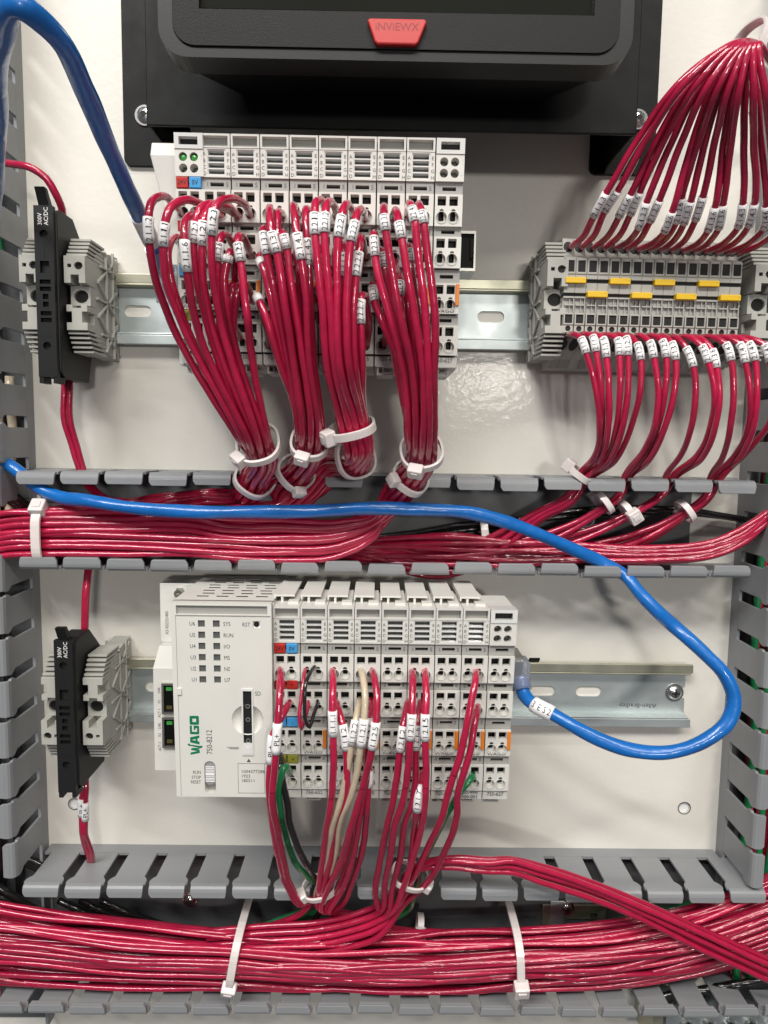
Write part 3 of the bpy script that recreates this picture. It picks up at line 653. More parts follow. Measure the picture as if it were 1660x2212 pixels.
for k, (row, blk) in enumerate([(0, 0), (0, 4), (0, 8), (0, 12), (1, 2), (1, 6), (1, 10), (1, 14)]):
    o = link('jumper', JM, bevel=.3); o.location = W3((T0+PB*blk+.3, TY-.05*blk+(6.1 if row == 0 else 0), 0)); o.rotation_euler = (math.pi/2, .003, 0)
    tag(o, ('yellow push-in jumper in the upper groove of the strip' if row == 0 else 'yellow push-in jumper in the lower groove of the strip'), 'jumper', 'upper yellow jumpers' if row == 0 else 'lower yellow jumpers')
# ================================================================== ribbed end brackets
def bracket_meshes():
    d = {}
    w = 8.6
    q = MB(); q.prism([(-26, 2), (-25, 14), (-22, 32), (-16, 38), (16, 38), (22, 32), (25, 14), (26, 2)][::-1], .3, w-.3, 'x'); d['bracket_body'] = q
    q = MB()
    for i in range(5): q.box(.1, w-.1, 17.0+i*2.0, 18.15+i*2.0, 22, 47.0-i*1.5)
    d['upper_ribs'] = q
    q = MB()
    for i in range(5): q.box(.1, w-.1, -18.15-i*2.0, -17.0-i*2.0, 22, 47.0-i*1.5)
    d['lower_ribs'] = q
    q = MB(); q.plate([(0, 16.6), (0, 4.5), (2.6, 4.5), (2.6, 8.2), (6, 8.2), (6, 4.5), (w, 4.5), (w, 16.6)], [circ(5.9, 12.2, 1.75, 18), rect(1.4, 3.0, 11.4, 13.0)], 38, 50); d['upper_jaw'] = q
    q = MB(); q.plate(rect(.2, w-.2, -4.6, 4.4), [circ(w/2+.3, -.4, 3.0, 22)], 36, 43); d['screw_block'] = q
    q = MB(); q.plate([(0, -5), (0, -8), (2.2, -8), (2.2, -13), (0, -13), (0, -16.5), (w, -16.5), (w, -13), (6.4, -13), (6.4, -8), (w, -8), (w, -5), (6, -5), (6, -6.4), (2.6, -6.4), (2.6, -5)], [], 38, 48.5); q.box(3, 5.6, -13, -8, 38, 47); d['lower_jaw'] = q
    q = MB()
    # triangulated lattice on the side
    import itertools
    for (y0, z0), (y1, z1) in [((-24, 6), (-8, 34)), ((-8, 6), (-24, 24)), ((-8, 6), (8, 34)), ((8, 6), (-8, 34)), ((8, 6), (24, 24)), ((24, 6), (8, 34)), ((-16, 6), (-16, 30)), ((0, 6), (0, 36)), ((16, 6), (16, 30)), ((-26, 12), (26, 12)), ((-22, 22), (22, 22))]:
        dy, dz = y1-y0, z1-z0; L = math.hypot(dy, dz); ny, nz = -dz/L*.55, dy/L*.55
        q.prism([(y0+ny, z0+nz), (y1+ny, z1+nz), (y1-ny, z1-nz), (y0-ny, z0-nz)], w-.3, w+.9, 'x')
        q.prism([(y0+ny, z0+nz), (y1+ny, z1+nz), (y1-ny, z1-nz), (y0-ny, z0-nz)], -.6, .3, 'x')
    d['side_lattice'] = q
    return {k: v.mesh(k, 'bracket', lambda p: (p[0]*1.115, p[1], p[2]*.88)) for k, v in d.items()}
BM = bracket_meshes(); BDK = MB().cyl(5.15, -.4, 3.2, 30, 36.2, 18).mesh('screw_recess', 'dark'); BDJ = MB().box(1.0, 8.9, 10.8, 14.2, 34, 42.5).mesh('jaw_dark', 'dark')
def end_bracket(p, label, flip=False, a=0.0, group='ribbed end brackets'):
    t = thing('end_bracket', p, label, 'end bracket', group, a)
    if flip: t.rotation_euler = (math.pi/2, -a+math.pi, 0)
    for k, me in BM.items():
        o = link(k, me, t, bevel=.2)
        if k == 'screw_block': link('screw_recess', BDK, o)
        if k == 'upper_jaw': link('jaw_dark', BDJ, o)
    return t
end_bracket((at('Y8', 130, 250, 44).x, TY-1.2, 0), 'grey ribbed end bracket against the first jumper of the strip')
end_bracket((at('Y8', 1570, 300, 44).x, TY-2.0, 0), 'grey ribbed end bracket closing the strip beside the right duct')
# ================================================================== fuse holders with their end brackets
def fuse(p, label, flip):
    t = thing('fuse_holder', p, label, 'fuse holder', 'black fuse holders', 0)
    if flip: t.rotation_euler = (math.pi/2, math.pi, 0)
    fz = lambda p: (p[0]*1.08, p[1]*1.064, p[2]*.72)
    q = MB(); q.prism([(-37.5, 22), (-37.5, 60), (-35, 66), (31, 66), (33, 60), (33, 42), (22, 24), (10, 14), (-20, 14)][::1], -4.2, 4.6, 'x')
    part(q, 'body', 'black', t, bevel=.5, fn=fz)
    holes = [circ(0, 21.5, 1.7, 20), rect(-1.9, 1.9, 5.5, 10.5), circ(0, -24.5, 1.7, 20), rect(-1.2, 1.2, -8.4, -6.2), rect(-1.2, 1.2, -5.2, -3.0)]
    holes += [rect(-2.3, 2.3, y-.9, y+.9) for y in (2.0, -.9, -11, -13.8)]
    q = MB(); q.plate(rect(-3.9, 3.9, -37.5, 33), holes, 65.5, 69.5); f = part(q, 'front', 'black', t, bevel=.2, fn=fz)
    q = MB(); q.box(-3.4, 3.4, -28, 24, 64, 66.6); part(q, 'opening_dark', 'dark', f, fn=fz)
    q = MB(); q.prism([(32, 62), (39.5, 70), (39.5, 74.5), (33, 69.4), (32, 68.5)], -1.9, 2.4, 'x'); part(q, 'lever', 'black', t, bevel=.3, fn=fz)
    q = MB(); q.box(-3.9, -2.0, -40.2, -37.4, 58, 69); q.box(2.0, 3.9, -40.2, -37.4, 58, 69); part(q, 'fork', 'black', t, bevel=.2, fn=fz)
    # bracket side lip and print
    q = MB(); fl = math.pi if False else 0
    put_text(q, '300V', -.6, 25.0, 69.56, 1.7, 'l', math.pi/2, .95); put_text(q, 'AC/DC', 2.0, 25.0, 69.56, 1.7, 'l', math.pi/2, .95)
    part(q, 'lettering', 'whiteink', t, fn=fz)
    q = MB(); q.box(-.15, .15, 12.0, 18, 69.4, 69.6); q.add([(-1, 13.2, 69.62), (0, 11.8, 69.62), (1, 13.2, 69.62), (0, 12.4, 69.62)], [(0, 1, 2, 3)]); put_text(q, 'LINE', 0, 23.6, 69.56, 1.1, 'c'); put_text(q, 'LOAD', 0, -21.0, 69.56, 1.1, 'c'); part(q, 'relief_marks', 'rubber', t, fn=fz)
    return t
FT = (-149.9, 66.8, 0); FB = (-147.2, -130.6, 0)
fuse(FT, 'black fuse holder on the upper rail, tall duct at its left', False)
fb = fuse(FB, 'black fuse holder on the lower rail beside the controller', False)
end_bracket((at('Z3', 105, 500, 44).x, RT+.3, 0), 'grey ribbed end bracket between upper fuse holder and tall duct')
end_bracket((at('Z3', 357, 500, 44).x, RT+.3, 0), 'grey ribbed end bracket between upper fuse holder and bare rail')
end_bracket((at('Y4', 320, 900, 44).x+9.6, RB+2.0, 0), 'grey ribbed end bracket between lower fuse holder and tall duct', flip=True)
end_bracket((at('Y4', 657, 900, 44).x+9.6, RB+2.0, 0), 'grey ribbed end bracket between lower fuse holder and network sockets', flip=True)
# ================================================================== cable ties
def tie(c, T, r1, r2, ang, label, width=3.6, th=1.1, group='white cable ties', tail=0.0, hs=1.0, sq=.8):
    T = T.normalized(); zz = Vector((0, 0, 1)); e1 = T.cross(zz)
    if e1.length < .05: e1 = Vector((1, 0, 0))
    e1.normalize(); e2 = e1.cross(T).normalized()
    if e2.z < 0: e2 = -e2
    n = 40; vs = []; fs = []
    P = lambda a, k=1.0: e1*(r1*k*math.copysign(abs(math.cos(a))**sq, math.cos(a))) + e2*(r2*k*math.copysign(abs(math.sin(a))**sq, math.sin(a)))
    for i in range(n):
        a = 6.28318*i/n; p = P(a); o = p.normalized()
        for dt, do in ((-width/2, 0), (width/2, 0), (width/2*.92, th), (-width/2*.92, th)):
            q = p + T*dt + o*do; vs.append(tuple(q*MM))
    for i in range(n):
        j = (i+1) % n
        for k in range(4): fs.append((i*4+k, i*4+(k+1) % 4, j*4+(k+1) % 4, j*4+k))
    t = thing('cable_tie', c, label, 'cable tie', group)
    me = bpy.data.meshes.new('band'); me.from_pydata(vs, [], fs); me.materials.append(MT['nylon']); me.update(); link('band', me, t)
    p = P(ang); o = p.normalized(); tg = T.cross(o).normalized()
    q = MB(); hx, hy, hz = 2.9*hs, 2.6*hs, 2.2*hs
    q.box(-hx, hx, -hy, hy, -1.0, 3.4*hs); q2 = MB(); q2.box(-1.3*hs, 1.3*hs, -hy*.55, hy*.55, 3.3*hs, 3.75*hs)
    def tr(v): w_ = p + tg*v[0] + T*v[1] + o*v[2]; return tuple(w_)
    h = part(q, 'head', 'nylon', t, fn=tr, bevel=.7); part(q2, 'pawl', 'nylon', h, fn=tr, bevel=.2)
    return t
# ================================================================== red wires of the upper module row
def phyl(i, sp=1.6):
    a = i*2.39996; r = sp*math.sqrt(i+.35)*.98; return r*math.cos(a), r*math.sin(a)
BPATH = {1: pts('Z6', (425, 490, 66), (462, 570, 56), (440, 655, 44), (395, 745, 30)),
         2: pts('Z6', (692, 470, 68), (690, 545, 60), (640, 640, 44), (545, 735, 29)),
         3: pts('Z6', (885, 400, 74), (915, 520, 70), (915, 585, 58), (800, 610, 34), (690, 720, 27)),
         4: pts('Z6', (1235, 490, 70), (1240, 575, 60), (1185, 680, 47), (1105, 775, 37))}
STN = [('Z6', 560, 800), ('Z6', 250, 850), ('Z7', 1150, 508), ('Z7', 700, 494), ('Z7', 280, 492), ('Z7', 60, 505), ('Z7', -90, 535)]
STN4 = [('Z6', 1010, 850), ('Z6', 850, 890), ('Z6', 560, 880), ('Z6', 250, 872)] + STN[2:]
SPREAD4 = [.55, .8, 1, 1]+[1]*5
def lane_path(stn, row, lay, start_w=35.0, jit=.5, spread=None):
    out = []
    for k, (f, x, y) in enumerate(stn):
        s = 1.0 if spread is None else spread[k]
        b = at(f, x, y, 30); out.append(Vector((b.x, b.y-2.85*row*s+random.uniform(-jit, jit), start_w-2.9*lay+random.uniform(-jit, jit))))
    return out
lanes = {1: [(r, l) for l in (5, 6, 7) for r in (0, 1, 2, 3, 4)], 2: [(r, l) for l in (3, 4, 5) for r in (1, 2, 3, 4, 5)], 3: [(r, l) for l in (1, 2, 3) for r in (0, 1, 2, 3, 4)], 4: [(r, l) for l in (0, 1) for r in range(8)]+[(r, 2) for r in (5, 6, 7)]}
BN = {1: 'under the green-lit coupler', 2: 'second after the coupler', 3: 'folding back under its tie', 4: 'next to the end module'}
cnt = {1: 0, 2: 0, 3: 0, 4: 0}
def topwire(b, fr, P, sl=None, code=None, off=None, label=None):
    """wire from a clamp of the upper row, through bundle b, into the duct"""
    i = cnt[b]; cnt[b] += 1
    top = [at(fr, *q) if len(q) == 3 else at(*q) for q in P]
    bp = BPATH[b]; tail = []
    ox, oz = off if off else phyl(i)
    for k, c in enumerate(bp):
        T = (bp[min(k+1, len(bp)-1)]-bp[max(k-1, 0)]).normalized(); e1 = T.cross(Vector((0, 0, 1)))
        e1 = e1.normalized() if e1.length > .1 else Vector((1, 0, 0)); e2 = e1.cross(T).normalized()
        if e1.x < 0: e1 = -e1
        if e2.z < 0: e2 = -e2
        tail.append(c + e1*ox + e2*oz)
    r, l = lanes[b][i % len(lanes[b])]
    stn = STN4 if b == 4 else STN
    if b == 1: stn = [('Z6', 290, 768), ('Z7', 1130, 402), ('Z7', 850, 428), ('Z7', 600, 462)]+STN[4:]
    lane = lane_path(stn, r, l, spread=SPREAD4 if b == 4 else ([.3, .35, .5, .8, 1, 1, 1] if b == 1 else None), jit=.75)
    n0 = len(top)
    s = (sl[0], sl[1], code) if sl else None
    lab = label or ('red wire sleeved %s, bundle %s' % (code, BN[b]) if code else
                    'plain red wire inside the bundle %s' % BN[b])
    return wire(top+tail+lane, lab, 'red wires of the upper module bundles', sleeve=s, r=1.58, rs=2.05)
# bundle 1 (X4 picture frame)
topwire(1, 'X4', [(455,300,65),(380,205,80),(230,105,96),(120,190,104),(95,330,106),(108,600,104),(150,900,100),(290,1330,92)], (4,5), '2.1.1.2', (-6.2,1.5))
topwire(1, 'X4', [(885,325,65),(690,205,86),(450,150,100),(310,260,106),(270,390,107),(255,640,106),(280,1000,102),(400,1330,96)], (4,5), '2.1.1.1', (-4.2,4.0))
topwire(1, 'X4', [(560,560,64),(620,380,84),(545,310,98),(480,400,105),(478,575,107),(505,905,105),(540,1160,102),(610,1480,96)], (4,5), '2.1.1.6', (-2.0,6.0))
topwire(1, 'X4', [(1060,330,65),(900,235,84),(730,190,96),(630,260,101),(598,385,102),(572,600,101),(600,950,98),(690,1350,92)], (4,5), '2.1.2.2', (-2.6,2.0))
topwire(1, 'X4', [(1062,325,65),(920,215,86),(760,210,97),(700,300,101),(680,375,102),(668,630,101),(670,950,99),(740,1350,94)], (4,5), '2.1.2.1', (0.3,4.2))
topwire(1, 'X4', [(1180,320,65),(1110,190,84),(960,130,99),(840,175,106),(795,255,108),(770,520,107),(765,800,105),(830,1280,98)], (4,5), '2.1.2.3', (1.4,6.4))
topwire(1, 'X4', [(1010,740,64),(990,620,80),(915,520,90),(858,545,95),(845,600,96),(830,790,95),(830,1030,93),(880,1400,88)], (4,5), '2.1.2.6', (2.2,2.2))
topwire(1, 'X4', [(1060,1225,64),(1010,950,80),(990,730,90),(960,700,95),(945,740,96),(930,810,96),(905,950,96),(930,1300,94),(990,1600,88)], (4,5), '2.1.1.5', (4.2,4.4))
topwire(1, 'X4', [(1190,750,64),(1130,600,82),(1065,525,93),(1040,560,97),(1045,610,98),(1075,800,98),(1110,1120,99),(1145,1400,98),(1170,1640,92)], (4,5), '2.1.2.5', (5.6,2.2))
topwire(1, 'X4', [(450,580,62),(380,545,76),(330,600,84),(300,760,90),(340,1000,90),(440,1330,86)], None, None, (-4.6,-1.5))
topwire(1, 'X4', [(1075,1610,63),(1010,1500,76),(970,1420,82),(960,1560,84)], None, None, (3.5,-1.6))
for k in range(4):
    topwire(1, 'X4', [(1200-60*k,1230+10*k,63),(1130-60*k,1050,76),(1050-60*k,1100,84),(1000-50*k,1400,82)], None, None, (2-2.4*k,-3.4+.6*k))
# bundle 2
topwire(2, 'Z4', [(670,465,65),(655,425,82),(650,430,96),(652,480,101),(660,545,103),(688,650,103),(720,860,102),(768,1180,92)], (4,5), '2.1.3.1', (-2.6,5.0))
topwire(2, 'Z4', [(720,460,65),(708,440,82),(690,460,94),(690,560,97),(715,800,95),(770,1150,86)], None, None, (-1.2,2.4))
topwire(2, 'Z4', [(632,690,64),(625,560,82),(618,525,92),(618,550,95),(635,660,96),(660,780,96),(730,1130,88)], (3,4), '2.1.3.2', (-4.6,3.0))
topwire(2, 'Z4', [(715,680,64),(712,560,82),(715,545,94),(722,560,98),(740,632,98),(760,800,99),(808,1100,94)], (3,4), '2.1.3.6', (1.0,5.2))
topwire(2, 'Z4', [(795,465,65),(785,420,84),(772,412,96),(780,470,101),(792,552,103),(815,685,103),(832,800,102),(852,1150,94)], (4,5), '2.1.4.1', (4.2,4.6))
topwire(2, 'Z4', [(850,470,65),(852,440,82),(838,435,94),(838,500,97),(845,580,98),(852,715,98),(856,850,97),(870,1150,90)], (4,5), '2.1.4.5', (5.4,1.4))
topwire(2, 'Z4', [(640,690,62),(615,665,80),(600,670,88),(600,690,90),(615,715,92),(650,850,93),(700,1100,88)], (3,4), '', (-4.8,.2))
topwire(2, 'Z4', [(650,1145,62),(640,1050,74),(595,900,84),(585,875,88),(600,905,90),(640,1010,92),(690,1180,88)], (3,4), '', (-3.6,-2.4))
for k in range(7):
    topwire(2, 'Z4', [(640+30*k,690 if k % 2 else 900,62),(650+28*k,640 if k % 2 else 820,78),(668+26*k,700 if k % 2 else 870,86),(712+21*k,1050,84)], None, None, (-3.4+1.6*k if k < 5 else -1+2*(k-5),-1.2-2.0*(k % 3)))
# bundle 3
topwire(3, 'Z4', [(940,470,65),(930,400,84),(905,378,98),(885,400,104),(882,450,106),(885,558,107),(900,720,107),(920,900,105),(945,1220,96)], (4,5), '2.2.1.1', (-3.6,5.0))
topwire(3, 'Z4', [(1000,470,65),(985,410,84),(955,385,98),(942,410,104),(938,450,106),(934,548,107),(945,720,107),(965,950,104),(985,1220,97)], (4,5), '2.2.1.2', (-.6,6.2))
topwire(3, 'Z4', [(1085,470,65),(1070,420,84),(1045,400,98),(1030,425,103),(1022,462,105),(1005,572,106),(998,800,105),(1010,1220,98)], (4,5), '2.2.2.1', (2.0,6.0))
topwire(3, 'Z4', [(1145,480,65),(1135,440,84),(1115,430,97),(1100,455,103),(1092,492,105),(1070,592,106),(1052,800,105),(1058,1220,98)], (4,5), '2.2.2.2', (4.6,4.6))
topwire(3, 'Z4', [(1145,680,64),(1130,595,84),(1120,572,95),(1114,610,99),(1110,650,100),(1095,772,101),(1085,900,101),(1090,1230,95)], (4,5), '2.2.2.6', (6.2,2.2))
topwire(3, 'Z4', [(1150,1140,62),(1160,1000,80),(1140,880,90),(1124,870,95),(1120,895,96),(1120,1015,96),(1124,1100,95),(1128,1260,90)], (4,5), '2.2.2.7', (6.6,-.6))
topwire(3, 'Z4', [(1010,690,63),(1020,620,80),(1032,620,88),(1030,660,90),(1026,775,91),(1020,1000,90),(1030,1220,88)], (3,4), '2.2.1.6', (1.6,2.4))
topwire(3, 'Z4', [(920,690,63),(925,620,80),(918,640,88),(915,680,90),(922,790,91),(950,1000,90),(975,1220,88)], (3,4), '2.2.1.5', (-3.8,1.6))
for k in range(8):
    topwire(3, 'Z4', [(890+32*k,690 if k % 2 else 910,62),(900+30*k,640 if k % 2 else 830,78),(915+26*k,720 if k % 2 else 880,85),(950+21*k,1060,83)], None, None, (-4.4+1.5*k,-.6-1.9*(k % 3)))
# bundle 4
topwire(4, 'Z4', [(1215,690,64),(1200,590,82),(1188,550,94),(1188,572,98),(1195,668,99),(1215,780,100),(1265,960,99),(1340,1250,90)], (3,4), '2.2.3.2', (-5.4,2.6))
topwire(4, 'Z4', [(1232,470,65),(1238,425,84),(1240,418,98),(1240,460,103),(1250,538,104),(1278,720,104),(1320,960,102),(1385,1250,93)], (3,4), '2.2.3.1', (-3.2,5.0))
topwire(4, 'Z4', [(1285,475,65),(1292,445,82),(1305,440,96),(1318,495,102),(1332,578,103),(1355,720,104),(1400,980,101),(1440,1250,94)], (3,4), '2.2.3.3', (-.6,6.0))
topwire(4, 'Z4', [(1365,470,65),(1368,410,84),(1375,398,97),(1384,420,102),(1400,492,104),(1412,620,104),(1450,920,102),(1470,1250,95)], (3,4), '2.2.4.1', (2.4,5.6))
topwire(4, 'Z4', [(1425,470,65),(1420,415,84),(1422,402,97),(1434,440,103),(1446,502,104),(1468,680,104),(1492,850,103),(1506,1020,101),(1500,1260,94)], (3,4), '2.2.4.2', (5.2,3.6))
topwire(4, 'Z4', [(1300,690,63),(1310,750,80),(1322,780,88),(1322,800,90),(1322,870,91),(1335,1000,91),(1390,1250,87)], (3,4), '2.2.4.3', (-1.4,2.6))
topwire(4, 'Z4', [(1205,880,62),(1190,830,80),(1182,815,86),(1182,830,88),(1192,900,90),(1230,1000,90),(1330,1250,85)], (3,4), '2.2.3.7', (-5.6,-.4))
topwire(4, 'Z4', [(1240,690,63),(1236,640,80),(1236,660,90),(1242,730,92),(1290,950,92),(1365,1250,88)], (2,3), '2.2.3.6', (-3.2,1.8))
topwire(4, 'Z4', [(1375,690,63),(1368,620,80),(1372,640,92),(1376,700,94),(1410,950,95),(1450,1250,90)], (2,3), '2.2.4.6', (1.8,2.6))
for k in range(8):
    topwire(4, 'Z4', [(1215+30*k,1130 if k % 2 else 900,62),(1220+32*k,1050 if k % 2 else 830,76),(1240+30*k,1060 if k % 2 else 880,84),(1300+24*k,1200,83)], None, None, (-4.4+1.4*k,-1.4-1.9*(k % 3)))
# ties on those bundles
def btie(b, k, f, r1, r2, ang, label, **kw):
    p0, p1 = BPATH[b][k], BPATH[b][k+1]; c = p0.lerp(p1, f); return tie(c, p0-p1, r1, r2, ang, label, **kw)
btie(1, 0, .35, 8.9, 9.6, math.radians(152), 'white cable tie gathering the leftmost hanging bundle, head to its left', hs=1.15)
btie(1, 2, .35, 8.8, 9.2, math.radians(205), 'white cable tie low on the leftmost hanging bundle at the duct edge')
btie(2, 0, .5, 7.6, 8.6, math.radians(98), 'white cable tie with square head facing out on the second bundle', hs=1.1)
btie(2, 2, .2, 8.2, 8.4, math.radians(35), 'white cable tie round the second bundle just above the duct')
btie(3, 0, .35, 9.4, 9.0, math.radians(160), 'white cable tie with big head left of the thickest hanging bundle', hs=1.25)
btie(3, 2, .0, 8.6, 8.4, math.radians(200), 'white cable tie where the third bundle folds back')
btie(4, 0, .75, 8.6, 9.2, math.radians(110), 'white cable tie on the bundle hanging beside the end module', hs=1.15)
btie(4, 2, .05, 8.2, 8.4, math.radians(125), 'white cable tie low on the bundle beside the end module')
c = at('Z7', 292, 612, 22); tie(c, Vector((1, 0, 0)), 13.4, 17.0, math.radians(150), 'long white cable tie strapping the red bundle in the middle duct, left', width=4.6, hs=1.35, sq=.5)
# ================================================================== wires of the terminal strip
SLU = [((905,935),(960,835)),((955,910),(1010,825)),((1015,935),(1065,840)),((1065,925),(1105,830)),((1100,985),(1135,875)),((1150,955),(1190,865)),((1212,1000),(1245,915)),((1262,960),(1285,855)),((1295,965),(1325,870)),((1345,950),(1378,850)),((1400,995),(1430,895)),((1445,985),(1465,885)),((1530,980),(1550,880)),((1575,975),(1600,880)),((1640,985),(1650,890)),((1695,990),(1700,895))]
for i, ((bx, by), (tx, ty)) in enumerate(SLU):
    f = i/15; lay = i % 2
    hx, hy = 806+48.7*i, 1068+1.6*i
    ax, ay = 1478+8.5*i+(10 if lay else -6), 222-abs(i-7)*1.5-(16 if lay else 0)
    bul = 46*(1-f)**1.3
    m1 = (tx+(ax-tx)*.35-bul*.7, ty+(ay-ty)*.40); m2 = (tx+(ax-tx)*.68-bul, ty+(ay-ty)*.74)
    wz = 92+7*lay
    P = pts('Z2', (hx, hy, 31), (hx+4, hy-3, 40), (hx+(bx-hx)*.55, hy+(by-hy)*.35, 50), (bx, by, 60), (tx, ty, 68), (*m1, 80+4*lay), (*m2, wz), (ax, ay, wz+2), (1588+5*i, 190+5*i-(8 if lay else 0), wz-6), (1660+4*i, 245+9*i, wz-20), (1725+4*i, 360+8*i, wz-40), (1770+3*i, 520, 40))
    wire(P, 'red wire sleeved %s fanning up from the terminal strip' % CODES[i], 'red wires fanning up from the terminal strip', sleeve=(3, 4, CODES[i]))
c = at('Z2', 1565, 208, 90); tie(c, Vector((1, -.35, -.3)), 9.5, 8.5, math.radians(-30), 'white cable tie at the peak of the red wire fan', hs=1.1)
q = MB(); q.box(-3, 3, -3.2, 3.2, 0, 5); c = at('X2', 0, 0, 0)
c = at('Z2', 1640, 465, 60); tie(c, Vector((.5, -.8, -.2)), 4.5, 4.5, math.radians(150), 'white cable tie head beside the right duct under the fan', hs=1.5)
SLL = [((760,610),(785,682)),((815,600),(832,674)),((865,610),(882,702)),((935,612),(945,692)),((975,605),(985,692)),((1030,635),(1047,714)),((1090,625),(1110,704)),((1150,620),(1170,702)),((1195,630),(1215,714)),((1265,655),(1300,747)),((1340,645),(1372,727)),((1390,665),(1412,752)),((1455,635),(1482,717)),((1520,635),(1550,727)),((1565,630),(1597,717)),((1640,640),(1668,722))]
LOW = [[(830,850),(848,1020),(830,1165),(757,1258)],[(855,850),(862,1000),(845,1178),(766,1270)],[(893,850),(893,1000),(862,1168),(772,1272)],[(946,850),(930,1030),(880,1180),(782,1280)],[(985,850),(960,1030),(900,1190),(788,1284)],[(1045,850),(1005,1020),(920,1200),(796,1290)],[(1130,850),(1115,1020),(1060,1150),(962,1284)],[(1165,850),(1130,1030),(1075,1170),(972,1289)],[(1210,850),(1165,1030),(1090,1190),(984,1292)],[(1310,850),(1290,1030),(1240,1170),(1163,1280)],[(1400,850),(1385,1020),(1320,1170),(1190,1280)],[(1425,880),(1405,1030),(1345,1180),(1205,1286)],[(1493,850),(1475,1050),(1440,1180),(1380,1280)],[(1570,850),(1560,1050),(1500,1170),(1393,1288)],[(1605,850),(1590,1030),(1525,1180),(1408,1292)],[(1692,860),(1672,1000),(1560,1150),(1425,1290)]]
GRP = [0]*6+[1]*3+[2]*3+[3]*4
INN = [[(560,275,31),(400,365,25),(150,500,20),(-120,610,16)],[(845,260,31),(700,375,26),(420,495,21),(0,560,16)],[(1080,250,31),(870,390,26),(560,500,21),(150,565,16)],[(1320,270,31),(1170,385,26),(930,490,21),(560,560,17),(100,595,15)]]
for i in range(16):
    (tx, ty), (bx, by) = SLL[i]; hx, hy = 694+53.7*i, 600+.9*i; g = GRP[i]; k = i-GRP.index(g)
    P = pts('Z5', (hx+4, hy+2, 36), (hx+8, hy-8, 46), (hx+(tx-hx)*.55, hy-10+.3*(ty-hy), 55), (tx, ty, 59), (bx, by, 61))
    lw = LOW[i]; P += pts('Z5', (*lw[0], 62), (*lw[1], 58-k % 2*3), (*lw[2], 46-k % 2*3), (*lw[3], 34-k % 3*3.0))
    for j, (x, y, w_) in enumerate(INN[g]): P.append(at('Z8', x+6*k, y+8*k+(14*k if j > 1 else 0), w_-3.2*(k % 2)))
    P += [at('Z6', 1000-30*k, 1000+12*k+18*g, 12-2*(k % 2)), at('Z6', 600, 1010+10*k+8*g, 8), at('Z6', 300, 1030+6*k, 7)]
    wire(P, 'red wire sleeved %s dropping from the terminal strip' % CODES[i], 'red wires dropping from the terminal strip', sleeve=(3, 4, CODES[i]))
for g, (f, x, y, w_, T, an, lab) in enumerate([('Z5', 755, 1262, 33, (.55, .8, .3), 190, 'narrow white cable tie under the six leftmost strip wires'), ('Z8', 760, 320, 29, (.8, .6, 0), 250, 'white cable tie half hidden by a duct finger, black wire behind it'), ('Z8', 890, 372, 28, (.8, .55, 0), 80, 'white cable tie with hexagonal head beside the duct screw'), ('Z8', 1205, 365, 28, (.8, .6, 0), 285, 'white cable tie hanging below the rightmost strip wires')]):
    c = at(f, x, y, w_); tie(c, Vector(T), 5.2, 5.6, math.radians(an), lab, width=3.2, hs=1.2)
# wires coming in from the right duct
for i in range(18):
    r_, l_ = i % 6, i//6; J = lambda s=9: random.uniform(-s, s)
    P = pts('Z8', (1760, 250+18*r_, 26-4*l_), (1640, 375+14*r_+J(), 30-4*l_), (1540, 452+16*r_+J(), 31-4*l_), (1380, 525+16*r_+J(), 30-4*l_), (1050, 565+15*r_+J(), 27-4*l_), (600, 540+20*r_+J(16), 23-4*l_), (250, 520+26*r_+J(24), 21-4*l_), (-50, 500+30*r_+J(24), 19-3*l_), (-400, 520+26*r_+J(18), 14-3*l_))
    P += [at('Z6', 500, 1050+8*r_, 8)]
    wire(P, 'red wire sweeping from the right duct along the bottom of the middle duct', 'red wires sweeping out of the right duct')
wire(pts('Z8', (1640, 425, 9), (1500, 405, 10), (1250, 365, 11), (1000, 350, 11), (720, 352, 11), (480, 378, 10), (200, 425, 9), (0, 438, 8), (-250, 480, 6), (-600, 520, 5)), 'thin black wire across the base of the middle duct', m='blackwire', r=1.6)
wire(pts('Z8', (1640, 440, 5), (1400, 395, 5), (1000, 372, 5), (600, 390, 5), (150, 450, 5), (-200, 495, 4.5)), 'second black wire lying behind in the middle duct', m='blackwire', r=1.5)
c = at('Z8', 100, 520, 9); tie(c, Vector((1, .1, 0)), 10.0, 7.5, math.radians(60), 'grey-white cable tie deep in the middle duct behind the blue cable', width=4.0)
# ================================================================== packed bundle of the bottom duct
XS = [-90, 60, 250, 505, 690, 850, 990, 1122, 1330, 1500, 1640, 1780]
YT = [1935, 1962, 1985, 2012, 2014, 2014, 2012, 2008, 1990, 1955, 1908, 1850]
YB = [2120, 2136, 2148, 2146, 2160, 2165, 2160, 2148, 2140, 2110, 2068, 2010]
NR, NL = 18, 4
for l in range(NL):
    for r_ in range(NR):
        lane = float(r_); P = []; drift = random.uniform(-1, 1)
        for k, x in enumerate(XS):
            tight = .35 if k in (3, 7) else 1.0
            lane = lane*.75+r_*.25+random.gauss(0, .8)*tight+drift*.12
            ln = min(max(lane, 0), NR-1)
            y = YT[k]+(YB[k]-YT[k])*(ln+.35*(l % 2))/(NR-.6)
            arc = math.sin(math.pi*min(max((ln+.5)/NR, 0), 1))
            p_ = at('P', x, y, 10+18*arc-3.5*l+(13 if l == 0 else 8)+random.uniform(-.9, .9)); p_.y = max(p_.y, -290.5+.8*l); P.append(p_)
        wire(P, 'red wire packed in the big bundle lying in the bottom duct', 'red wires of the bottom duct bundle', step=4.5, r=1.4)
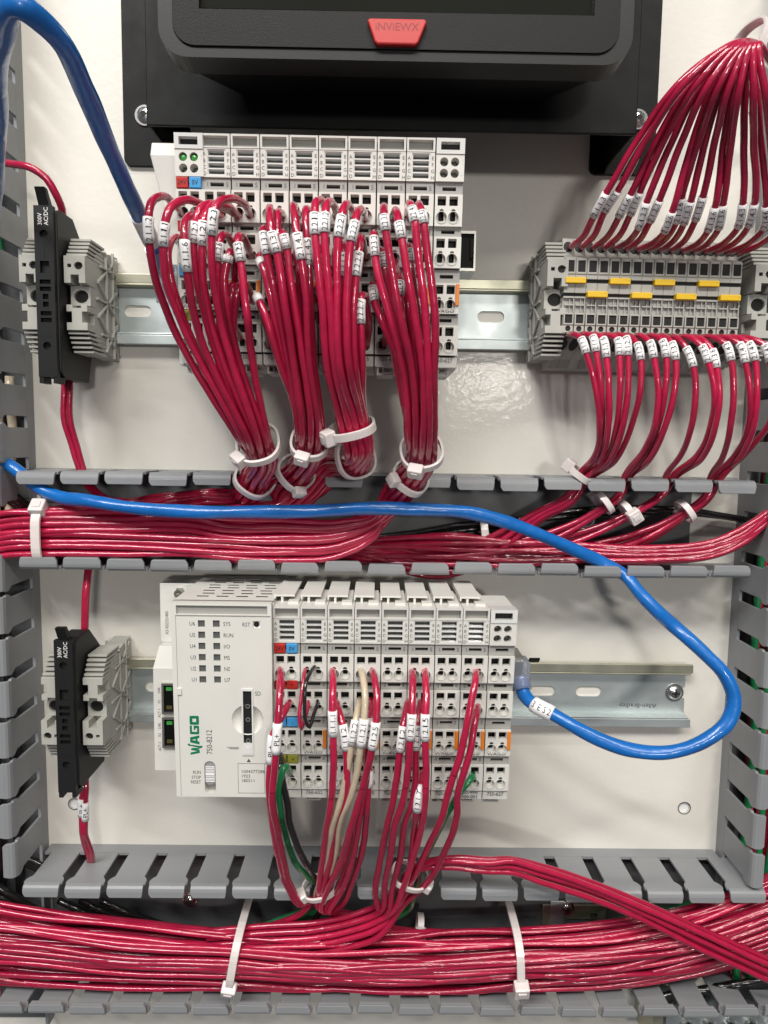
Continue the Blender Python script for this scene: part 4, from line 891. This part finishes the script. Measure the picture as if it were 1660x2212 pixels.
for x, y, an, lab, rr, tz in ((506, 2078, 38, 'white cable tie with head at the lower edge of the bottom bundle', 21.0, -.17), (1121, 2079, 62, 'white cable tie with head halfway down the bottom bundle', 20.5, .06)):
    c = at('P', x, y+1, 38); c.z = 21; tie(c, Vector((1, tz, 0)), 15.0, 22.3, math.radians(an), lab, width=4.2, hs=1.45, sq=.6)
# ================================================================== wires of the lower row
LG, RG = 'wires dropping from the lower row, left group', 'wires dropping from the lower row, right group'
EL = pts('Y6', (520, 690, 26), (680, 720, 19), (900, 800, 14), (1300, 830, 12))          # left group turns right under the bundle
ER = pts('Y6', (800, 715, 35), (640, 770, 33), (420, 815, 31), (100, 835, 29), (-300, 870, 27))   # right group sweeps left
EF = pts('Y6', (300, 700, 26), (120, 770, 20), (-200, 820, 18))
def jit(P, s=1.2): 
    o = Vector((random.uniform(-s, s), random.uniform(-s, s), random.uniform(-s, s))); return [p+o for p in P]
def low(Pa, Pb, end, label, m='red', r=1.6, sl=None, code=None, group=None, marks=(), spread=0.0):
    P = pts('Y2', *Pa) + pts('Y6', *Pb) + [p+Vector((0, spread*1.45, 1.8*math.cos(spread*2.2)))*1.0 for p in jit(end, .5)]
    return wire(P, label, group, m=m, r=r, sleeve=(sl[0], sl[1], code) if sl else None, marks=marks, rs=2.1)
low([(108,612,65),(113,680,78),(105,820,85),(95,955,87),(84,1140,87),(70,1300,85),(62,1440,82)], [(145,120,76),(190,350,62),(245,540,50),(325,645,42),(385,615,36)], EF, 'red wire sleeved PL+ from the 24V clamp, front one', sl=(3,4), code='PL+', marks=[(5, 'I', 2.2)])
low([(172,820,65),(150,862,76),(108,940,81),(66,1030,83),(50,1200,83),(42,1330,81)], [(118,80,74),(165,350,60),(225,545,47),(310,655,39),(370,640,34)], EF, 'red wire with white sleeve partly behind the PL+ wire', sl=(3,4), code='PL+')
low([(172,1268,63),(160,1240,70),(135,1228,75),(118,1270,75)], [(178,60,68),(215,230,60),(270,380,52),(350,470,42)], pts('Y6', (420, 520, 34), (440, 640, 26), (330, 730, 18), (120, 790, 15), (-100, 810, 14)), 'green printed wire beside the PL+ wires', m='green', marks=[(4, 'TW/AWM GR 600V', 1.9), (5, 'AWM GR 600V', 1.9)])
low([(110,1150,66),(112,1230,72),(125,1320,73),(150,1420,72)], [(232,110,68),(285,270,60),(345,390,50),(400,480,42)], pts('Y6', (450, 560, 32), (430, 680, 24), (380, 760, 18)), 'black wire crossing beside the green printed wire', m='blackwire', r=1.6)
wire(pts('Y2', (268,600,65),(258,660,74),(240,800,80),(229,930,83),(240,992,82),(262,930,78),(283,850,72),(276,800,64)), 'thin bright red jumper looped between two clamps', m='red', r=.85, n=8)
wire(pts('Y2', (340,590,65),(305,632,74),(266,720,82),(261,850,84),(272,960,84),(290,982,83),(312,915,79),(338,840,72),(336,805,64)), 'thin black jumper looped beside the thin red one', m='blackwire', r=.85, n=8)
low([(432,612,65),(434,690,78),(432,800,84),(431,880,85),(435,1032,85),(438,1150,84),(432,1330,80),(418,1480,76)], [(478,150,70),(452,350,58),(425,560,46),(422,670,39)], EL, 'red wire sleeved 1.1.1.1 in the left group', sl=(3,4), code='1.1.1.1', marks=[(6, 'I', 2.2)], group=LG)
low([(446,808,64),(462,860,76),(492,965,82),(514,1115,82),(520,1250,81),(512,1420,77)], [(535,120,70),(505,350,58),(455,560,46),(445,680,38)], EL, 'red wire sleeved 1.1.1.2 in the left group', sl=(2,3), code='1.1.1.2', group=LG)
low([(598,612,65),(620,690,79),(631,800,85),(625,930,87),(604,1095,87),(588,1220,84),(545,1400,79)], [(572,90,72),(540,300,60),(500,470,50),(468,640,38)], EL, 'cream wire sleeved 1.1.2.1 in the left group', m='cream', r=1.55, sl=(3,4), code='1.1.2.1', group=LG)
low([(597,808,64),(590,855,77),(574,938,83),(549,1085,83),(522,1240,81),(485,1420,77)], [(518,130,71),(492,300,60),(440,490,48),(415,630,37)], EL, 'cream wire sleeved 1.1.2.2 in the left group', m='cream', r=1.55, sl=(2,3), code='1.1.2.2', group=LG)
low([(668,620,65),(690,690,79),(705,810,85),(698,950,88),(674,1112,88),(640,1260,84),(595,1430,79)], [(640,140,74),(565,390,60),(478,570,48),(438,690,39)], EL, 'red wire sleeved 1.1.2.5 in the left group', sl=(3,4), code='1.1.2.5', group=LG, marks=[(5, 'I', 2.2)])
low([(668,808,64),(674,860,75),(672,930,80),(650,1100,81),(640,1280,79)], [(690,90,71),(640,380,58),(560,590,45),(490,700,37)], EL, 'red wire sleeved 1.1.2.6 behind the 1.1.2.5 wire', sl=(2,3), code='1.1.2.6', group=LG)
low([(668,1258,63),(662,1240,70),(655,1250,75),(650,1345,76),(645,1440,75)], [(735,110,69),(705,330,58),(640,520,47),(590,640,37)], EL, 'dark red wire with short blank sleeve in the left group', sl=(2,3), code='', group=LG)
low([(630,1000,62),(640,1080,72),(640,1250,76)], [(660,100,66),(620,350,55),(540,570,43),(470,700,34)], EL, 'plain red wire behind the cream wires', group=LG)
low([(922,620,65),(922,700,79),(921,830,85),(918,900,87),(908,1055,87),(892,1250,84),(865,1430,79)], [(930,120,74),(893,350,62),(855,540,50),(845,680,42)], ER, 'red wire sleeved 1.2.1.1 in the right group', sl=(3,4), code='1.2.1.1', group=RG, marks=[(5, 'I', 2.2)])
low([(900,808,64),(884,870,76),(866,975,82),(846,1125,82),(825,1290,80),(795,1470,76)], [(880,110,72),(828,370,60),(795,590,48),(815,685,40)], ER, 'red wire sleeved 1.2.1.2 in the right group', sl=(2,3), code='1.2.1.2', group=RG, spread=1.5)
low([(995,620,65),(1003,700,79),(1006,830,85),(1001,900,87),(1000,1058,87),(1005,1250,84),(998,1430,80)], [(1105,110,74),(1045,340,62),(970,570,50),(915,695,42)], ER, 'red wire sleeved 1.2.1.5 in the right group', sl=(3,4), code='1.2.1.5', group=RG, marks=[(5, 'I', 2.2)], spread=-2.5)
low([(976,806,64),(966,870,75),(952,970,80),(942,1115,81),(940,1300,79),(918,1450,76)], [(995,100,72),(960,340,60),(905,560,48),(872,715,40)], ER, 'red wire sleeved 1.2.1.6 in the right group', sl=(2,3), code='1.2.1.6', group=RG, spread=-4)
low([(988,1250,62),(978,1280,72),(968,1335,77),(949,1492,77)], [(1052,150,68),(1025,380,56),(985,560,46),(935,700,38)], ER, 'red wire with long sleeve marked 1.2.1.7 hanging lowest', sl=(2,3), code='1.2.1.7', group=RG, spread=-5.5)
low([(1315,620,65),(1306,700,79),(1268,900,85),(1214,1150,83),(1140,1380,79)], [(1240,60,75),(1150,260,64),(1045,480,52),(950,650,42)], ER, 'long plain red wire from the last input module, inner one', group=RG, marks=[(3, 'I', 2.2)], spread=-7)
low([(1325,830,64),(1310,920,77),(1270,1150,82),(1200,1390,79)], [(1330,70,75),(1245,320,62),(1130,520,50),(990,645,41)], ER, 'long plain red wire from the last input module, outer one', group=RG, spread=-8.5)
low([(1292,1268,63),(1278,1300,71),(1220,1370,72)], [(1290,20,70),(1200,190,61),(1140,310,53),(1090,430,42)], pts('Y6', (1060, 560, 30), (1000, 690, 20), (800, 780, 14)), 'bright green wire slanting from the last input module', m='green', r=1.5)
c = at('Y6', 430, 545, 40); tie(c, Vector((-.25, 1, .5)), 8, 6, math.radians(165), 'white cable tie gathering the left group at the bottom duct', hs=1.1, width=3)
c = at('Y6', 1020, 470, 45); tie(c, Vector((.3, 1, .5)), 8.5, 6.5, math.radians(15), 'white cable tie gathering the right group at the bottom duct', hs=1.0, width=3)
c = at('Y6', 1085, 800, 16); tie(c, Vector((1, -.1, 0)), 5.5, 5, math.radians(90), 'small white cable tie behind the bottom bundle', hs=1.1)
# four wires leaving to the right over the duct fingers
for i in range(5):
    o_ = (0, 24, 52, 72, 96)[i]; dw = (0, 3.0, 1.0, -2.4, .6)[i]; J = lambda: random.uniform(-6, 6)
    P = pts('Y6', (940, 560+8*i, 40), (1000, 450+10*i, 46), (1100, 385+10*i, 50), (1300, 355+.62*o_+J(), 52+dw), (1560, 365+.75*o_+J(), 52+dw)) + pts('Y7', (120, 192+o_*.9+J(), 51+dw), (330, 236+o_+J(), 50+dw), (640, 340+o_+J(), 48+dw), (900, 448+o_*1.05+J(), 46+dw), (1250, 605+o_*1.2+J(), 44+dw), (1560, 740+o_*1.35+J(), 42+dw), (1800, 850+o_*1.4, 40+dw))
    wire(P, 'red wire in the loose strand slanting right over the bottom duct', 'loose strand over the bottom duct')
# ================================================================== fuse wires
wire(pts('Z3', (-60,-40,30),(60,-30,38),(190,0,42),(260,50,40),(310,130,38),(348,220,34),(352,290,30)), 'red wire arching from the left duct into the upper fuse holder', r=1.75)
for k in range(2):
    P = pts('Z3', (362+30*k, 1130, 22), (362+32*k, 1200, 24), (364+34*k, 1423, 24)) + pts('Z7', (402+30*k, 120, 22), (440+26*k, 245, 20), (490+24*k, 350, 14), (560+20*k, 410, 9), (760, 440+12*k, 7))
    wire(P, 'red wire running from the upper fuse holder down into the middle duct', 'pair of wires under the upper fuse holder')
wire(pts('Z7', (540, 560, 6), (520, 700, 12)) + pts('Y4', (708, 20, 26), (697, 120, 28), (688, 280, 28), (685, 430, 27), (684, 520, 26)), 'single red wire entering the lower fuse holder from above', r=1.9)
for k in range(2):
    P = pts('Y4', (668+24*k, 1650, 30), (672+22*k, 1760, 32), (660+28*k, 1825+30*k, 32), (658+30*k, 1965+35*k, 31), (666+24*k, 2120, 29)) + pts('Y5', (470+22*k, 90, 26), (498+20*k, 175, 20), (480+14*k, 250, 10), (420, 330, 7))
    wire(P, 'red wire sleeved PL+ leaving the lower fuse holder downwards', 'pair of PL+ wires under the lower fuse holder', sleeve=(2, 3, 'PL+'))
# ================================================================== wires inside the side ducts
def vwire(u, w_, v0, v1, m, label, group, r=1.45):
    n = 7; P = [Vector((u+random.uniform(-2, 2), v0+(v1-v0)*k/n, w_+random.uniform(-1.5, 1.5))) for k in range(n+1)]
    return wire(P, label, group, m=m, r=r, step=6)
for k in range(10): vwire(206+4.2*(k % 5), 5+5*(k//5), 190, -300, 'red', 'red wire running down inside the right duct', 'red wires inside the right duct')
for k in range(3): vwire(203+7*k, 12, 40, -300, 'green', 'green wire running down inside the right duct', 'green wires inside the right duct', 2.0)
for k in range(3): vwire(-188-5*k, 12+3*k, 30, -70, 'cream', 'cream wire running down inside the left duct', 'cream wires inside the left duct', 2.2)
for k in range(6): vwire(-196-5.5*k, 8+5*(k % 2), 200, -300, 'blackwire', 'black wire running down inside the left duct', 'black wires inside the left duct', 2.0)
for k in range(4): vwire(-199-5*k, 24, -60, -300, 'red', 'red wire running down inside the left duct', 'red wires inside the left duct')
vwire(-190, 14, 170, 80, 'green', 'green wire inside the upper part of the left duct', None, 2.0)
for k in range(4):
    wire(pts('Z7', (-120, 250+30*k, 20-3*k), (0, 330+30*k, 22-3*k), (80, 400+28*k, 20-3*k), (180, 470+26*k, 14-2*k), (400, 520+20*k, 7)), 'black wire bending out of the left duct under the red bundle', 'black wires bending out of the left duct', m='blackwire', r=1.9)
for k in range(4):
    wire(pts('Y5', (-120, 290+50*k, 20), (0, 350+50*k, 20), (150, 440+45*k, 16), (330, 520+25*k, 8), (600, 560, 6)), 'black wire slipping under the bottom bundle, left end', 'black wires at the left end of the bottom duct', m='blackwire', r=1.9)
for k in range(3):
    wire(pts('Y5', (330+120*k, 420, 8), (430+120*k, 470, 10), (560+120*k, 520, 8), (800+60*k, 560, 5)), 'short visible black wire above the bottom bundle', 'black wires above the bottom bundle', m='blackwire', r=1.8)
for k in range(3):
    wire(pts('Y5', (140, 180+16*k, 8), (220, 215+16*k, 8), (330, 330, 7)), 'black wire seen through the first slot of the bottom duct', 'black wires in the first slot', m='blackwire', r=1.9)
for k in range(5):
    wire(pts('Y7', (900+90*k, 1040, 14), (1150+60*k, 985-10*k, 16), (1420+20*k, 985-14*k, 18), (1700, 1000-24*k, 18), (1900, 1000-24*k, 18)), 'black wire under the right end of the bottom bundle', 'black wires at the right end of the bottom duct', m='blackwire', r=1.8)
wire(pts('Y7', (560, 600, 8), (740, 565, 9), (900, 535, 10), (1090, 490, 12), (1300, 440, 12)), 'green wire peeping over the bottom bundle at right', m='green', r=1.5)
wire(pts('Y5', (1350, 600, 10), (1480, 560, 12), (1600, 515, 13), (1720, 470, 13)), 'green wire peeping over the bottom bundle near the middle', m='green', r=1.5)
for k in range(7):
    wire(pts('Y7', (1250+10*k, 640-18*k, 8), (1420, 560-22*k, 14), (1560, 470-20*k, 18), (1690, 360-14*k, 20), (1760, 200, 20), (1790, -100, 20)), 'red wire rising from the bottom duct into the right duct', 'red wires rising into the right duct')
# ================================================================== blue network cables
def blue(P, label, sleeve=None, r=3.15):
    S, mk = spline(P, 2.2); o0 = S[0]; ph = random.random()*6
    me = tube_mesh('network_cable', S, r, 'blue', 16, o0, lambda i, a: r*(1+.05*math.sin(2*a+i*.28+ph)+.018*math.sin(a*3-i*.45)+.012*math.sin(i*.9)))
    ob = link('network_cable', me); ob.location = W3(o0); ob.rotation_euler = (math.pi/2, 0, 0); tag(ob, label, 'cable')
    return ob, S, mk, o0
PA = pts('P', (-16, 500, 26), (-9, 400, 60), (-3, 230, 118), (4, 90, 158), (50, 16, 174), (112, 66, 166), (185, 200, 144), (238, 325, 120), (290, 440, 92), (322, 510, 66), (348, 565, 48), (358, 590, 44))
oa, S, mk, o0 = blue(PA, 'blue network cable arching at the upper left into the coupler')
sm = link('marker_sleeve', tube_mesh('marker_sleeve', S[mk[8]+4:mk[9]+3], 3.75, 'sleeve', 16, o0), oa); link('lettering', wrap_text(S, mk[8]+4, mk[9]+3, '21 E5', 3.75, o0, 3.2), sm)
def plug(S, ob, o0, i0, i1):
    link('strain_relief', tube_mesh('strain_relief', S[i0:i1], 4.6, 'clear', 14, o0, lambda i, a: 4.5+.5*((i//2) % 2)), ob)
plug(S, oa, o0, mk[10]-4, len(S))
q = MB(); c = at('P', 372, 620, 44)-o0; q.box(c.x-6, c.x+4, c.y-8, c.y+9, c.z-6, c.z+5); part(q, 'plug_body', 'clear', oa, bevel=.6)
PBp = pts('X6', (-120, 330, 22), (20, 400, 27), (130, 440, 30), (270, 540, 31), (480, 720, 32.5), (800, 860, 36)) + pts('Z7', (480, 432, 41.5), (720, 472, 43.5), (1100, 497, 43.5), (1450, 497, 43)) + pts('Z6', (700, 846, 43.5), (1000, 832, 46), (1250, 838, 45)) + pts('Z8', (50, 380, 43), (220, 425, 41.5), (420, 500, 38), (600, 580, 34.5), (760, 652, 32.5), (870, 715, 34), (960, 820, 42), (1090, 950, 54)) + pts('Y3', (1110, 80, 62), (1290, 240, 70), (1410, 370, 74), (1458, 510, 76), (1420, 640, 77), (1300, 740, 77), (1080, 815, 76), (860, 805, 74), (640, 730, 70), (480, 645, 66), (390, 592, 62), (275, 530, 57), (225, 480, 52), (205, 420, 49), (195, 370, 47))
ob_, S, mk, o0 = blue(PBp, 'blue network cable looping from the middle duct to the lower end module')
k0 = len(PBp)-5
sm = link('marker_sleeve', tube_mesh('marker_sleeve', S[mk[k0]:mk[k0+1]+1], 3.75, 'sleeve', 16, o0), ob_)
link('lettering', wrap_text(S, mk[k0], mk[k0+1], '3 E S 2', 3.75, o0, 2.9, up=False), sm)
plug(S, ob_, o0, mk[k0+2]+1, len(S))
c0 = at('Y3', 205, 330, 46)-o0
q = MB(); q.box(c0.x-6, c0.x+3.6, c0.y-7, c0.y+5, c0.z-7, c0.z+4); part(q, 'plug_body', 'clear', ob_, bevel=.6)
q = MB(); q.prism([(c0.y+4, c0.z+1), (c0.y+5, c0.z+1), (c0.y+7, c0.z+3.5), (c0.y+6, c0.z+3.5)], c0.x+3, c0.x+8, 'x'); part(q, 'latch', 'port', ob_)
# ================================================================== small hardware
def screw(p, label, r=3.2, m='screw', group='pan head screws'):
    t = thing('pan_head_screw', p, label, 'screw', group)
    part(MB().cyl(0, 0, r*1.35, 0, .8, 24), 'washer', m, t); h = part(MB().dome(0, 0, r, .8, 2.4, 20), 'head', m, t, smooth=True)
    q = MB(); q.box(-r*.5, r*.5, -.35, .35, 2.4, 3.35); q.box(-.35, .35, -r*.5, r*.5, 2.4, 3.34); part(q, 'drive_cross', 'dark', h)
    return t
screw(at('Z8', 664, 412, 1.7), 'shiny pan head screw on the base of the middle duct')
screw(at('Y5', 1068, 410, 1.7), 'shiny screw seen between fingers of the bottom duct, under the controller')
screw(at('Y7', 470, 480, 3.4), 'shiny screw on the metal clip in the bottom duct')
t = thing('metal_clip', at('Y7', 575, 520, 1.7), 'flat grey metal clip screwed into the bottom duct', 'clip')
q = MB(); q.plate([(-24, -6), (-10, -6), (-10, -2.5), (6, -2.5), (6, -6), (12, -6), (12, 6), (-24, 6)], [rect(3, 7, -1.5, 1.5)], 0, 1.5); part(q, 'plate', 'yellow_zinc', t, bevel=.3); part(MB().box(-20, -12, -5, 9, 1.5, 2.6), 'tongue', 'steel', t, bevel=.3)
gp = at('Y7', 1420, 1158, 20)
t = thing('ground_bar', gp, 'row of shiny screw terminals under the bottom duct at right', 'terminal bar')
part(MB().box(-34, 60, -14, 5.0, -19, 0), 'bar', 'steel', t, bevel=.4); part(MB().box(-44, -38, -12, 12, -19, 6), 'support_post', 'yellow_zinc', t, bevel=.4)
for k in range(7):
    s = part(MB().cyl(-22+11.5*k, -3, 4.9, 0, 3.4, 24, 4.5), 'screw', 'screw', t); a_ = random.uniform(0, 3); c_, s_ = math.cos(a_), math.sin(a_)
    q = MB(); q.box(-4.4, 4.4, -.55, .55, 2.6, 3.5); part(q, 'slot', 'dark', s, fn=lambda p: (-22+11.5*k+p[0]*c_-p[1]*s_, -3+p[0]*s_+p[1]*c_, p[2]))
